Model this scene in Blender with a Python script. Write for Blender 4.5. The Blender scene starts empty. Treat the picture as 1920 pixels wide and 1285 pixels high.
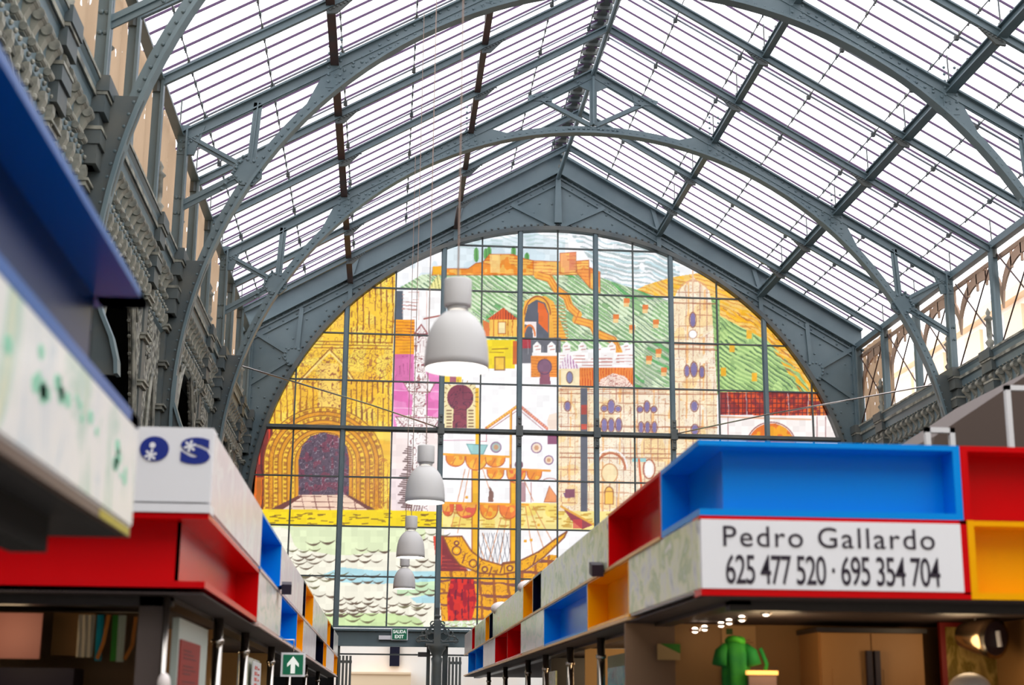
import bpy, math, random
import numpy as np
from mathutils import Vector, Matrix
random.seed(7)
SC = bpy.context.scene
COL = SC.collection
# ------------------------------------------------------------------ camera
YAW, PITCH, ROLL, FPX = 0.0845661, 0.2431061, 0.0089818, 2750.0
CAMP = Vector((-3.983, 0.0, 1.6))
def _axes():
    cy, sy = math.cos(YAW), math.sin(YAW); cp, sp = math.cos(PITCH), math.sin(PITCH)
    f = Vector((sy*cp, cy*cp, sp)); r = Vector((cy, -sy, 0)); u = r.cross(f)
    c, s = math.cos(ROLL), math.sin(ROLL)
    return c*r + s*u, -s*r + c*u, f
AR, AU, AF = _axes()
cam = bpy.data.cameras.new('camera'); co = bpy.data.objects.new('camera', cam); COL.objects.link(co)
co.matrix_world = Matrix(((AR.x, AU.x, -AF.x, CAMP.x), (AR.y, AU.y, -AF.y, CAMP.y), (AR.z, AU.z, -AF.z, CAMP.z), (0, 0, 0, 1)))
cam.sensor_width = 36; cam.lens = FPX/1920*36; cam.clip_start = .05; cam.clip_end = 400
cam.dof.use_dof = True; cam.dof.focus_distance = 27; cam.dof.aperture_fstop = 2.0
SC.camera = co
# ------------------------------------------------------------------ world: bright overcast sky
SKY = 2.5
w = bpy.data.worlds.new('overcast_sky'); SC.world = w; w.use_nodes = True
bg = w.node_tree.nodes['Background']; bg.inputs[0].default_value = (.985, .98, 1.0, 1); bg.inputs[1].default_value = SKY
vs = SC.view_settings
vs.view_transform = 'Standard'; vs.look = 'None'; vs.exposure = 0.0; vs.gamma = 1; vs.use_curve_mapping = False
SC.cycles.max_bounces = 8; SC.cycles.diffuse_bounces = 4; SC.cycles.glossy_bounces = 3
SC.cycles.transparent_max_bounces = 24; SC.cycles.transmission_bounces = 4
SC.cycles.caustics_reflective = False; SC.cycles.caustics_refractive = False

def at(px, py, Y=None, X=None, Z=None):            # the point of a wall plane seen along one sight line
    d = AF + AR*((px-960)/FPX) - AU*((py-642.5)/FPX)
    t = Y/d.y if Y is not None else ((X-CAMP.x)/d.x if X is not None else (Z-CAMP.z)/d.z)
    return CAMP + d*t

# ------------------------------------------------------------------ mesh helpers
class MB:
    def __init__(s): s.v = []; s.f = []
    def add(s, vs, fs):
        n = len(s.v); s.v += [tuple(v) for v in vs]; s.f += [tuple(i+n for i in f) for f in fs]; return s
    def box(s, x0, x1, y0, y1, z0, z1):
        if x0 > x1: x0, x1 = x1, x0
        if y0 > y1: y0, y1 = y1, y0
        if z0 > z1: z0, z1 = z1, z0
        return s.add([(x0,y0,z0),(x1,y0,z0),(x1,y1,z0),(x0,y1,z0),(x0,y0,z1),(x1,y0,z1),(x1,y1,z1),(x0,y1,z1)],
                     [(0,3,2,1),(4,5,6,7),(0,1,5,4),(1,2,6,5),(2,3,7,6),(3,0,4,7)])
    def bar(s, p, q, w, h, up=(0,0,1)):            # beam p->q, w across, h along up
        p, q = Vector(p), Vector(q); d = (q-p).normalized(); up = Vector(up)
        a = d.cross(up)
        if a.length < 1e-5: a = d.cross(Vector((1,0,0)))
        a.normalize(); b = a.cross(d).normalized(); a = a*(w/2); b = b*(h/2)
        return s.add([p-a-b,p+a-b,p+a+b,p-a+b,q-a-b,q+a-b,q+a+b,q-a+b],[(0,1,2,3),(7,6,5,4),(4,5,1,0),(5,6,2,1),(6,7,3,2),(7,4,0,3)])
    def tube(s, pts, r, n=8, cap=True):
        pts = [Vector(p) for p in pts]; rs = r if isinstance(r, (list, tuple)) else [r]*len(pts); V = []; F = []
        ref = None
        for i, p in enumerate(pts):
            d = (pts[min(i+1, len(pts)-1)] - pts[max(i-1, 0)]).normalized()
            if ref is None or abs(ref.dot(d)) > .98: ref = Vector((0,0,1)) if abs(d.z) < .9 else Vector((1,0,0))
            a = d.cross(ref).normalized(); b = d.cross(a).normalized(); ref = b.cross(d)*-1 if False else ref
            for k in range(n):
                t = 2*math.pi*k/n; V.append(p + (a*math.cos(t) + b*math.sin(t))*rs[i])
        for i in range(len(pts)-1):
            for k in range(n):
                F.append((i*n+k, i*n+(k+1)%n, (i+1)*n+(k+1)%n, (i+1)*n+k))
        if cap: F += [tuple(range(n))[::-1], tuple(range((len(pts)-1)*n, len(pts)*n))]
        return s.add(V, F)
    def lathe(s, prof, c, n=24):                   # prof [(r,z)], about a vertical axis at c
        V = []; F = []
        for r, z in prof:
            for k in range(n):
                t = 2*math.pi*k/n; V.append((c[0]+r*math.cos(t), c[1]+r*math.sin(t), c[2]+z))
        for i in range(len(prof)-1):
            for k in range(n): F.append((i*n+k, i*n+(k+1)%n, (i+1)*n+(k+1)%n, (i+1)*n+k))
        return s.add(V, F)
    def prism(s, pts, a, b, ax='y'):               # polygon extruded; ax='y': pts are (x,z); 'x': (y,z); 'z': (x,y)
        g = {'y': lambda p, t: (p[0], t, p[1]), 'x': lambda p, t: (t, p[0], p[1]), 'z': lambda p, t: (p[0], p[1], t)}[ax]
        n = len(pts); V = [g(p, a) for p in pts] + [g(p, b) for p in pts]
        return s.add(V, [tuple(range(n)), tuple(range(2*n-1, n-1, -1))] + [(i, (i+1) % n, n+(i+1) % n, n+i)[::-1] for i in range(n)])
    def strip(s, us, lo, hi, a, b, ax='y'):        # solid between two curves
        g = {'y': lambda u, z, t: (u, t, z), 'x': lambda u, z, t: (t, u, z)}[ax]
        V = []; F = []
        for u in us: V += [g(u, lo(u), a), g(u, hi(u), a), g(u, lo(u), b), g(u, hi(u), b)]
        for i in range(len(us)-1):
            j = 4*i; k = j+4
            F += [(j, k, k+1, j+1), (j+2, j+3, k+3, k+2), (j, j+2, k+2, k), (j+1, k+1, k+3, j+3)]
        e = 4*(len(us)-1)
        return s.add(V, F + [(0, 1, 3, 2), (e, e+2, e+3, e+1)])
    def rivet(s, x, y, z, r=.021, d=(0, -1, 0)):
        r *= 1.4
        d = Vector(d); a = d.cross(Vector((0, 0, 1))) if abs(d.z) < .9 else Vector((1, 0, 0)); a.normalize(); b = d.cross(a)
        V = []; c = Vector((x, y, z))
        for rr, h in ((1, 0), (.72, .62)):
            for k in range(6):
                t = math.pi/3*k; V.append(c + (a*math.cos(t)+b*math.sin(t))*r*rr + d*r*h)
        V.append(c + d*r*.85)
        F = [(k, (k+1) % 6, 6+(k+1) % 6, 6+k) for k in range(6)] + [(6+k, 6+(k+1) % 6, 12) for k in range(6)]
        return s.add(V, F)
    def sphere(s, c, r, nu=12, nv=8, sx=1, sy=1, sz=1):
        V = []; F = []
        for i in range(nv+1):
            p = math.pi*i/nv
            for k in range(nu):
                t = 2*math.pi*k/nu; V.append((c[0]+r*sx*math.sin(p)*math.cos(t), c[1]+r*sy*math.sin(p)*math.sin(t), c[2]+r*sz*math.cos(p)))
        for i in range(nv):
            for k in range(nu): F.append((i*nu+k, (i+1)*nu+k, (i+1)*nu+(k+1) % nu, i*nu+(k+1) % nu))
        return s.add(V, F)

def wpos(o):
    p = Vector(o.location)
    while o.parent: o = o.parent; p += Vector(o.location)
    return p
def obj(name, mb, m, parent=None, smooth=False, label=None):
    me = bpy.data.meshes.new(name)
    off = wpos(parent) if parent else Vector((0, 0, 0))
    me.from_pydata([(v[0]-off.x, v[1]-off.y, v[2]-off.z) for v in mb.v], [], mb.f); me.update()
    me.validate()
    if m: me.materials.append(m)
    if smooth: me.polygons.foreach_set('use_smooth', [True]*len(me.polygons))
    o = bpy.data.objects.new(name, me); COL.objects.link(o)
    if parent: o.parent = parent
    if label: o['label'] = label
    return o
def tag(o, label, cat, group=None):
    o['label'] = label; o['category'] = cat
    if group: o['group'] = group
    return o
def thing(name, label, cat, loc=(0, 0, 0), group=None):
    o = bpy.data.objects.new(name, None); COL.objects.link(o); o.location = loc; o.empty_display_size = .2
    return tag(o, label, cat, group)
def single(name, mb, m, label, cat, group=None, smooth=False):
    return tag(obj(name, mb, m, None, smooth), label, cat, group)
def struct(name, mb, m, parent=None, smooth=False):
    o = obj(name, mb, m, parent, smooth)
    if not parent: o['kind'] = 'structure'
    return o
def copy_tree(o, loc, label=None, group=None, parent=None):
    c = o.copy(); COL.objects.link(c); c.parent = parent
    if parent is None:
        c.location = loc
        if label: c['label'] = label
        if group: c['group'] = group
    for ch in list(o.children): copy_tree(ch, None, parent=c)
    return c
def inst(src, name, parent, dx, dy, dz):           # copy of a part, moved
    c = src.copy(); c.name = name; COL.objects.link(c); c.parent = parent; c.location = (src.location[0]+dx, src.location[1]+dy, src.location[2]+dz); return c

# ------------------------------------------------------------------ materials
def lin(c): return tuple((x/255/12.92 if x/255 <= .04045 else ((x/255+.055)/1.055)**2.4) for x in c)
def mat(name, rgb, rough=.5, metal=0, spec=.5, noise=None, bump=None, emit=None):
    m = bpy.data.materials.new(name); m.use_nodes = True; nt = m.node_tree; b = nt.nodes['Principled BSDF']
    c = lin(rgb) if max(rgb) > 1.5 else rgb
    b.inputs['Base Color'].default_value = (*c, 1); b.inputs['Roughness'].default_value = rough
    b.inputs['Metallic'].default_value = metal; b.inputs['Specular IOR Level'].default_value = spec
    if noise or bump:
        tc = nt.nodes.new('ShaderNodeTexCoord')
    if noise:                                      # (scale, rgb2, lo, hi)
        n = nt.nodes.new('ShaderNodeTexNoise'); n.inputs['Scale'].default_value = noise[0]; n.inputs['Detail'].default_value = 6
        r = nt.nodes.new('ShaderNodeValToRGB'); c2 = lin(noise[1])
        r.color_ramp.elements[0].position = noise[2]; r.color_ramp.elements[1].position = noise[3]
        r.color_ramp.elements[0].color = (*c, 1); r.color_ramp.elements[1].color = (*c2, 1)
        nt.links.new(tc.outputs['Object'], n.inputs['Vector']); nt.links.new(n.outputs['Fac'], r.inputs['Fac']); nt.links.new(r.outputs['Color'], b.inputs['Base Color'])
    if bump:                                       # (scale, strength, distance)
        n = nt.nodes.new('ShaderNodeTexVoronoi'); n.inputs['Scale'].default_value = bump[0]
        bp = nt.nodes.new('ShaderNodeBump'); bp.inputs['Strength'].default_value = bump[1]; bp.inputs['Distance'].default_value = bump[2]
        nt.links.new(tc.outputs['Object'], n.inputs['Vector']); nt.links.new(n.outputs['Distance'], bp.inputs['Height']); nt.links.new(bp.outputs['Normal'], b.inputs['Normal'])
    if emit:
        b.inputs['Emission Color'].default_value = (*lin(emit[0]), 1); b.inputs['Emission Strength'].default_value = emit[1]
    return m
IRON = mat('painted_iron', (106, 124, 129), .4, noise=(1.3, (90, 110, 117), .35, .7))
IRON_D = mat('painted_iron_weathered', (78, 88, 90), .5, noise=(2.0, (104, 104, 96), .4, .75))
CARVED = mat('cast_iron_ornament', (160, 158, 144), .6, noise=(5.0, (96, 98, 92), .4, .65))  # cream tone paints in the warm bounce light and lit edges
FILI = mat('cast_iron_filigree', (164, 162, 148), .6, noise=(9.0, (76, 78, 74), .4, .62), bump=(9, 1.0, .05))  # dark mottling paints in the shade of the carved recesses
RUST = mat('red_lead_paint', (96, 58, 46), .5, noise=(3, (70, 62, 60), .3, .7))
BARM = mat('dark_glazing_bar', (84, 54, 94), .5)  # purple tint puts the lens colour fringe into the bars
GUTTER = mat('pale_glazing_strip', (176, 182, 200), .4)
BLACKM = mat('aisle_dark_paint', (20, 18, 18), .9)  # near-black colour stands in for the darkness of the unlit aisles
FLOOR = mat('stone_floor', (150, 145, 138), .35, noise=(3, (132, 126, 120), .4, .6))
WHITE = mat('white_gloss_panel', (246, 247, 251), .35)
RED = mat('red_gloss_laminate', (214, 0, 10), .25, spec=.18)
BLUE = mat('blue_gloss_laminate', (0, 146, 238), .25, spec=.18)
YELL = mat('yellow_gloss_laminate', (255, 178, 0), .25, spec=.18)
NAVY = mat('navy_gloss_laminate', (6, 10, 40), .25, spec=.15)
INK = mat('dark_lettering', (36, 24, 44), .5)
INKB = mat('blue_lettering', (0, 38, 140), .4)
DARKM = mat('dark_brown_metal', (44, 38, 38), .4)
SOFF = mat('soffit_board', (58, 46, 44), .7)
CHROME = mat('polished_steel', (205, 198, 190), .18, metal=1)
TAN = mat('tan_wall_board', (168, 124, 72), .6)
TAN2 = mat('tan_laminate_door', (186, 134, 76), .5)
BROWNP = mat('brown_hoarding', (78, 62, 53), .6)
LAMPM = mat('lamp_aluminium', (208, 206, 204), .45)
GREEN = mat('exit_green', (0, 96, 66), .5, emit=((0, 96, 66), .35))
PICT = mat('exit_white', (240, 245, 238), .5, emit=((240, 245, 238), .4))

def clear_glass(name, rgb=(250, 250, 255), gloss=.04):
    m = bpy.data.materials.new(name); m.use_nodes = True; nt = m.node_tree; nt.nodes.clear()
    o = nt.nodes.new('ShaderNodeOutputMaterial'); mx = nt.nodes.new('ShaderNodeMixShader'); t = nt.nodes.new('ShaderNodeBsdfTransparent'); g = nt.nodes.new('ShaderNodeBsdfGlossy')
    t.inputs[0].default_value = (*lin(rgb), 1); g.inputs['Roughness'].default_value = .1; mx.inputs[0].default_value = gloss
    nt.links.new(t.outputs[0], mx.inputs[1]); nt.links.new(g.outputs[0], mx.inputs[2]); nt.links.new(mx.outputs[0], o.inputs[0])
    return m
ROOFG = clear_glass('roof_glass', (252, 251, 255), .03)
def stained():
    m = clear_glass('stained_glass', gloss=.02); nt = m.node_tree
    a = nt.nodes.new('ShaderNodeAttribute'); a.attribute_name = 'glass'
    t = [n for n in nt.nodes if n.type == 'BSDF_TRANSPARENT'][0]; nt.links.new(a.outputs['Color'], t.inputs[0]); return m
STAIN = stained()
def cloth_mat():
    m = bpy.data.materials.new('tan_netting'); m.use_nodes = True; nt = m.node_tree; nt.nodes.clear(); N = nt.nodes.new; K = nt.links.new
    o = N('ShaderNodeOutputMaterial'); d = N('ShaderNodeBsdfDiffuse'); tr = N('ShaderNodeBsdfTranslucent'); tp = N('ShaderNodeBsdfTransparent')
    m1 = N('ShaderNodeMixShader'); m2 = N('ShaderNodeMixShader'); tc = N('ShaderNodeTexCoord'); mp = N('ShaderNodeMapping'); n = N('ShaderNodeTexNoise'); r = N('ShaderNodeValToRGB')
    d.inputs[0].default_value = (*lin((208, 184, 156)), 1); tr.inputs[0].default_value = (*lin((186, 158, 130)), 1); m1.inputs[0].default_value = .5
    mp.inputs['Scale'].default_value = (.2, 2.2, .8); n.inputs['Scale'].default_value = 3.4; n.inputs['Detail'].default_value = 3
    r.color_ramp.elements[0].position = .655; r.color_ramp.elements[1].position = .67  # holes shaped as the light spots between louvre slats behind the net
    K(tc.outputs['Object'], mp.inputs[0]); K(mp.outputs[0], n.inputs['Vector']); K(n.outputs['Fac'], r.inputs[0]); K(r.outputs[0], m2.inputs[0])
    K(d.outputs[0], m1.inputs[1]); K(tr.outputs[0], m1.inputs[2]); K(m1.outputs[0], m2.inputs[1]); K(tp.outputs[0], m2.inputs[2]); K(m2.outputs[0], o.inputs[0])
    return m
CLOTH = cloth_mat()
def photo_mat(name, cols, seed, sc=(1, 1, 1)):
    m = bpy.data.materials.new(name); m.use_nodes = True; nt = m.node_tree; N = nt.nodes.new; K = nt.links.new; b = nt.nodes['Principled BSDF']
    b.inputs['Roughness'].default_value = .25
    tc = N('ShaderNodeTexCoord'); mp = N('ShaderNodeMapping'); mp.inputs['Location'].default_value = (seed*3.1, seed*1.7, seed); mp.inputs['Scale'].default_value = sc
    v = N('ShaderNodeTexNoise'); v.inputs['Scale'].default_value = 2.6; v.inputs['Detail'].default_value = 7; v.inputs['Roughness'].default_value = .62; v.inputs['Distortion'].default_value = .8
    r = N('ShaderNodeValToRGB'); r.color_ramp.elements[0].color = (*lin(cols[0]), 1); r.color_ramp.elements[0].position = .3
    r.color_ramp.elements[1].color = (*lin(cols[-1]), 1); r.color_ramp.elements[1].position = .72
    for i, c in enumerate(cols[1:-1]):
        e = r.color_ramp.elements.new(.3+.42*(i+1)/(len(cols)-1)); e.color = (*lin(c), 1)
    K(tc.outputs['Object'], mp.inputs[0]); K(mp.outputs[0], v.inputs['Vector']); K(v.outputs['Fac'], r.inputs[0]); K(r.outputs[0], b.inputs['Base Color'])
    return m
# ================================================================== hall geometry
TY = [15.4, 21.6, 27.8]; WY = 34.0; R0, ZC = 7.154, 5.794
def chord(x): return 14.4 - .575*abs(x)
def glaz(x): return 14.98 - .575*abs(x)
def arcz(x): return ZC + math.sqrt(max(R0*R0 - x*x, 0))
XO = [0, .9217, 1.8434, 2.7652, 3.908, 5.051, 6.194]

# floor and outer shell
struct('floor', MB().box(-30, 30, -12, 60, -.2, 0), FLOOR)
HALLW = mat('hall_plaster', (188, 178, 160), .8)
struct('wall_front', MB().box(-13, 13, -12.3, -12, 0, 13), HALLW)
struct('wall_right_extension', MB().box(12.7, 13, -12, 34, 0, 7.8).box(7.7, 13, -12, 4, 7.7, 7.8), HALLW)
struct('wall_left_extension', MB().box(-13, -12.7, -12, 34, 0, 7.8).box(-13, -7.7, -12, 4, 7.7, 7.8), HALLW)
# ---------------------------------------------------------------- roof truss (built at Y=0, then copied)
def build_truss(label):
    t = thing('roof_truss', label, 'roof truss', (0, 0, 0))
    fl = MB(); N = 72
    a0, a1 = math.radians(-3), math.radians(183)
    for r0, r1, hw in ((R0, R0+.045, .10), (R0+.045, R0+.17, .018)):
        V = []; F = []
        for i in range(N+1):
            a = a0+(a1-a0)*i/N; c, s = math.cos(a), math.sin(a)
            for r, y in ((r0, -hw), (r1, -hw), (r1, hw), (r0, hw)): V.append((r*c, y, ZC+r*s))
        for i in range(N):
            j = 4*i
            for k in range(4): F.append((j+k, j+(k+1) % 4, j+4+(k+1) % 4, j+4+k))
        fl.add(V, F + [(0, 3, 2, 1), (4*N, 4*N+1, 4*N+2, 4*N+3)])
    for i in range(1, 150):
        a = math.radians(180*i/150)
        fl.rivet((R0+.09)*math.cos(a), -.018, ZC+(R0+.09)*math.sin(a), .019)
    obj('arch_rib', fl, IRON, t)
    for s in (-1, 1):
        m = MB(); m.bar((0, 0, 14.36), (s*7.36, 0, chord(7.36)-.04), .17, .03); m.bar((0, 0, 14.27), (s*7.34, 0, chord(7.34)-.13), .03, .2)
        m.bar((0, 0, 14.19), (s*7.3, 0, chord(7.3)-.21), .08, .02)
        obj('top_chord', m, IRON, t)
        m = MB()
        def hi(x, s=s):
            x = abs(x)
            if x < 2.4: return arcz(x)+.16+(chord(2.4)-.16-arcz(2.4))*((x-1.75)/.65)
            if x > 5.05: return arcz(x)+.16+max(0, (5.5-x)/.45)*(chord(5.05)-.16-arcz(5.05))
            return chord(x)-.02
        xs = [s*(1.75+i*(5.5-1.75)/40) for i in range(41)]
        m.strip(xs, lambda x: arcz(x)+.04, hi, -.022, .022)
        for i in range(19):
            x = s*(2.55+i*.135); m.rivet(x, -.022, chord(x)-.3, .02); m.rivet(x, -.022, arcz(x)+.27, .02)
        for xx, zz in ((2.5, 12.62), (5.0, 11.0)):
            for i in range(7):
                for k in (-.09, .09): m.rivet(s*xx+k, -.03, arcz(xx)+.2+i*.12, .02)
            m.box(s*xx-.13, s*xx+.13, -.03, -.02, arcz(xx)+.1, chord(xx)-.05)
        obj('web_plate', m, IRON, t)
        # haunch: gusset, struts
        g = Vector((s*6.27, 0, 9.56))
        m = MB(); pts = [(g.x+.24*math.cos(math.pi/8+k*math.pi/4), g.z+.24*math.sin(math.pi/8+k*math.pi/4)) for k in range(8)]
        m.prism(pts, -.04, .04)
        for k in range(12): m.rivet(g.x+.19*math.cos(k*math.pi/6), -.04, g.z+.19*math.sin(k*math.pi/6), .02)
        for k in range(-3, 4): m.rivet(g.x+s*(.02+.05*k)+s*.2, -.06, g.z-.09*k-.04, .022)
        obj('gusset_plate', m, IRON, t)
        for p, q, wd in (((s*6.22, 0, 9.7), (s*6.16, 0, chord(6.16)-.15), .13), ((s*6.4, 0, 9.66), (s*7.22, 0, 10.1), .12), ((s*6.42, 0, 9.46), (s*7.24, 0, 8.97), .15)):
            obj('strut', MB().bar(p, q, .03, wd, (0, 0, 1)).bar(p, q, .09, .02, (0, 0, 1)), IRON, t)
        m = MB().box(s*7.2, s*7.36, -.02, .02, 8.05, 10.25).box(s*7.2, s*7.23, -.09, .09, 8.05, 10.2)
        for z in (8.85, 9.1, 10.02, 10.12): m.rivet(s*7.26, -.02, z, .025); m.rivet(s*7.32, -.02, z, .025)
        obj('post', m, IRON, t)
        m = MB(); m.prism([(s*7.1, 9.8), (s*6.95, 10.28), (s*7.36, 10.28), (s*7.36, 9.8)], -.03, .03)
        for k in range(6): m.rivet(s*(7.05+.05*k), -.03, 10.12-.05*k, .02)
        obj('gusset_plate', m, IRON, t)
        zs = [8.1, 7.5, 6.9, 6.3, 5.9, 5.6, 5.35, 5.1, 4.95]; xo = [math.sqrt(max(0, R0**2-(z-ZC)**2)) if z > ZC else R0 - (.3*math.sin((ZC-z)/.85*1.57) if z < ZC else 0) for z in zs]
        m = MB(); m.prism([(s*x, z) for x, z in zip(xo, zs)] + [(s*7.42, 4.95), (s*7.42, 8.1)], -.03, .03)
        obj('foot_plate', m, IRON_D, t)
        m = MB()
        for (x, z), (x2, z2) in zip(list(zip(xo, zs))[3:], list(zip(xo, zs))[4:]): m.bar((s*x, 0, z), (s*x2, 0, z2), .2, .04, (s, 0, 0))
        obj('foot_flange', m, IRON, t)
    m = MB(); m.prism([(-.16, 14.28), (.16, 14.28), (.08, 14.05), (.07, 13.14), (-.07, 13.14), (-.08, 14.05)], -.03, .03); m.box(-.02, .02, -.1, .1, 13.14, 14.2)
    m.prism([(-.42, 14.12), (0, 14.34), (.42, 14.12), (.3, 14.0), (.1, 13.9), (-.1, 13.9), (-.3, 14.0)], -.025, .025)
    for x in (-.32, -.24, .24, .32): m.rivet(x, -.03, 14.08, .02)
    for k in range(-5, 6): m.rivet(k*.1, -.03, arcz(k*.1)+.11, .02)
    obj('king_post', m, IRON, t)
    for s in (-1, 1):
        m = MB().bar((s*.06, 0, 13.14), (s*1.06, 0, 13.66), .03, .1).bar((s*.06, 0, 13.1), (s*1.06, 0, 13.62), .1, .02)
        m.prism([(s*.85, 13.62), (s*1.3, 13.62), (s*1.35, 13.72), (s*.8, 13.9)], -.03, .03)
        for k in range(5): m.rivet(s*(.95+.07*k), -.03, 13.72, .018)
        obj('diagonal_brace', m, IRON, t)
    return t
T = build_truss('iron arched truss whose left leg rises at the top left corner, nearest of the arches')
T.location.y = TY[0]
copy_tree(T, (0, TY[1], 0), 'riveted iron arched truss whose arch runs off the top edge of the photo')
copy_tree(T, (0, TY[2], 0), 'riveted iron arched truss seen whole, its king post at centre, before the mural')
# ---------------------------------------------------------------- purlins
def purlin(x, z, w_, h_, label, m_, y0=15.4, pipe=False):
    o = MB()
    if pipe: o.tube([(x, y0, z), (x, WY, z)], .055, 10); o.bar((x, y0, z+.08), (x, WY, z+.08), .03, .08)
    else:
        o.bar((x, y0, z), (x, WY, z), w_, .025); o.bar((x, y0, z+h_), (x, WY, z+h_), w_*.8, .02); o.bar((x, y0, z+h_/2), (x, WY, z+h_/2), .03, h_)
    t = thing('roof_purlin', label, 'roof purlin', (x, y0, z)); obj('beam', o, m_, t)
    c = obj('cleat', MB().box(x-.035, x+.035, y0+.39, y0+.43, z+h_, z+h_+.07), IRON_D, t)
    for k in range(1, 44): inst(c, 'cleat', t, 0, .4133*k, 0)
    return t
purlin(0, 14.26, .1, .14, 'round iron ridge beam along the peak of the glazed roof', IRON, pipe=True)
purlin(-2.5, 12.86, .11, .14, 'brown lengthwise roof beam on the upper left slope', RUST)
purlin(-5.0, 11.4, .13, .16, 'brown lengthwise roof beam low on the left slope', RUST)
purlin(2.5, 12.86, .12, .14, 'narrow green-grey lengthwise roof beam on the upper right slope', IRON)
purlin(5.0, 11.4, .17, .16, 'wide green-grey lengthwise roof beam low on the right slope', IRON)
for s, nm in ((-1, 'left'), (1, 'right')):
    m = MB().bar((s*7.34, 9.2, 10.12), (s*7.34, WY, 10.12), .14, .03).bar((s*7.34, 9.2, 10.2), (s*7.34, WY, 10.2), .04, .16)
    single('eave_beam', m, IRON, 'lengthwise iron eave beam under the %s edge of the glass roof' % nm, 'eave beam')
# ---------------------------------------------------------------- rafters
BAYN = ['between the two nearest arches', 'between the two large arches', 'next to the mural gable']
RY = []
for b, y0 in enumerate(TY):
    for k in (1, 2):
        for s in (-1, 1):
            y = y0+6.2*k/3
            t = thing('roof_rafter', 'plain iron rafter on the %s slope %s, %s one' % ('left' if s < 0 else 'right', BAYN[b], 'nearer' if k == 1 else 'farther'), 'roof rafter', (0, y, 14.4))
            m = MB().bar((0, y, 14.36), (s*7.36, y, chord(7.36)-.04), .1, .025).bar((0, y, 14.3), (s*7.36, y, chord(7.36)-.1), .025, .12).bar((0, y, 14.24), (s*7.36, y, chord(7.36)-.16), .07, .02)
            obj('beam', m, IRON, t)
            for xx in (2.5, 5.0):
                m = MB().prism([(s*(xx-.4), chord(xx-.4)-.16), (s*(xx+.05), chord(xx+.05)-.16), (s*(xx+.05), chord(xx)-.27), (s*(xx-.1), chord(xx)-.25)], y-.02, y+.02)
                for q in range(0, 8): m.rivet(s*(xx-.35+q*.05), y-.02, chord(xx-.35+q*.05)-.2, .016)
                obj('bracket', m, IRON_D, t)
            m = MB().tube([(s*7.36, y-.001, chord(7.36)-.24), (s*7.36, y, chord(7.36)-.02)], .07, 8)
            obj('end_boss', m, IRON_D, t)
    RY += [y0, y0+6.2/3, y0+12.4/3]
# ---------------------------------------------------------------- glazed roof bays
RAILX = [.22, 1.2, 2.42, 3.72, 4.93, 6.05, 7.1]
for b, y0 in enumerate(TY):
    y1 = y0+6.2
    for s in (-1, 1):
        nm = 'left' if s < 0 else 'right'
        t = thing('roof_skylight', 'slope of milky roof glass on dark bars, %s side, %s' % (nm, BAYN[b]), 'skylight', (0, y0, 14.98))
        g = MB().add([(0, y0, glaz(0)+.05), (s*7.75, y0, glaz(7.75)+.05), (s*7.75, y1, glaz(7.75)+.05), (0, y1, glaz(0)+.05)], [(0, 1, 2, 3)])
        obj('glass', g, ROOFG, t)
        proto = None
        for k in range(15):
            y = y0+.4133*k+.12
            if proto is None:
                proto = obj('glazing_bar', MB().bar((s*.05, y, glaz(.05)), (s*7.7, y, glaz(7.7)), .018, .034), BARM, t)
            else: inst(proto, 'glazing_bar', t, 0, .4133*k, 0)
        pg = None
        for k in range(3):
            y = y0+2.0667*k+.12+.4133*(2 if s < 0 else 3)+.13
            if pg is None: pg = obj('glazing_strip', MB().bar((s*.05, y, glaz(.05)), (s*7.7, y, glaz(7.7)), .06, .012), GUTTER, t); yy0 = y
            else: inst(pg, 'glazing_strip', t, 0, y-yy0, 0)
        for xx in RAILX:
            m = MB().bar((s*xx, y0, glaz(xx)-.05), (s*xx, y1, glaz(xx)-.035), .014, .014)
            for k in range(15):
                y = y0+.4133*k+.12
                m.box(s*xx-.018, s*xx+.018, y-.018, y+.018, glaz(xx)-.06, glaz(xx)-.0)
                m.box(s*xx-.012, s*xx+.012, y+.05, y+.075, glaz(xx)-.07, glaz(xx)-.03)
            for k in range(3):
                y = y0+2.0667*k+.12+.4133*(2 if s < 0 else 3)+.13
                m.box(s*xx-.035, s*xx+.035, y-.035, y+.035, glaz(xx)-.085, glaz(xx)-.01)
            obj('support_rail', m, IRON_D, t)
        for k in range(3):
            y = y0+2.0667*k
            for xx in (2.5, 5.0, 7.34): obj('hanger_rod', MB().tube([(s*xx, y, chord(xx)), (s*xx, y+.03, glaz(xx)-.03)], .012, 6), IRON_D, t)
m = MB().bar((0, TY[0], 15.0), (0, WY, 15.0), .2, .06)
y = TY[0]
while y < WY: m.box(-.16, .16, y-.03, y+.03, 14.9, 15.06); y += .4133
t = single('ridge_cap', m, IRON_D, 'dark toothed ridge strip above the ridge beam, where both glass slopes meet', 'ridge cap')

# ---------------------------------------------------------------- gable wall with mural window
gw = struct('wall_back', MB().strip([-7.5+15*i/90 for i in range(91)], lambda x: arcz(x)+.02 if abs(x) < R0-.03 else 3.0, lambda x: chord(x)+.55, WY, WY+.12), IRON)
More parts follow.
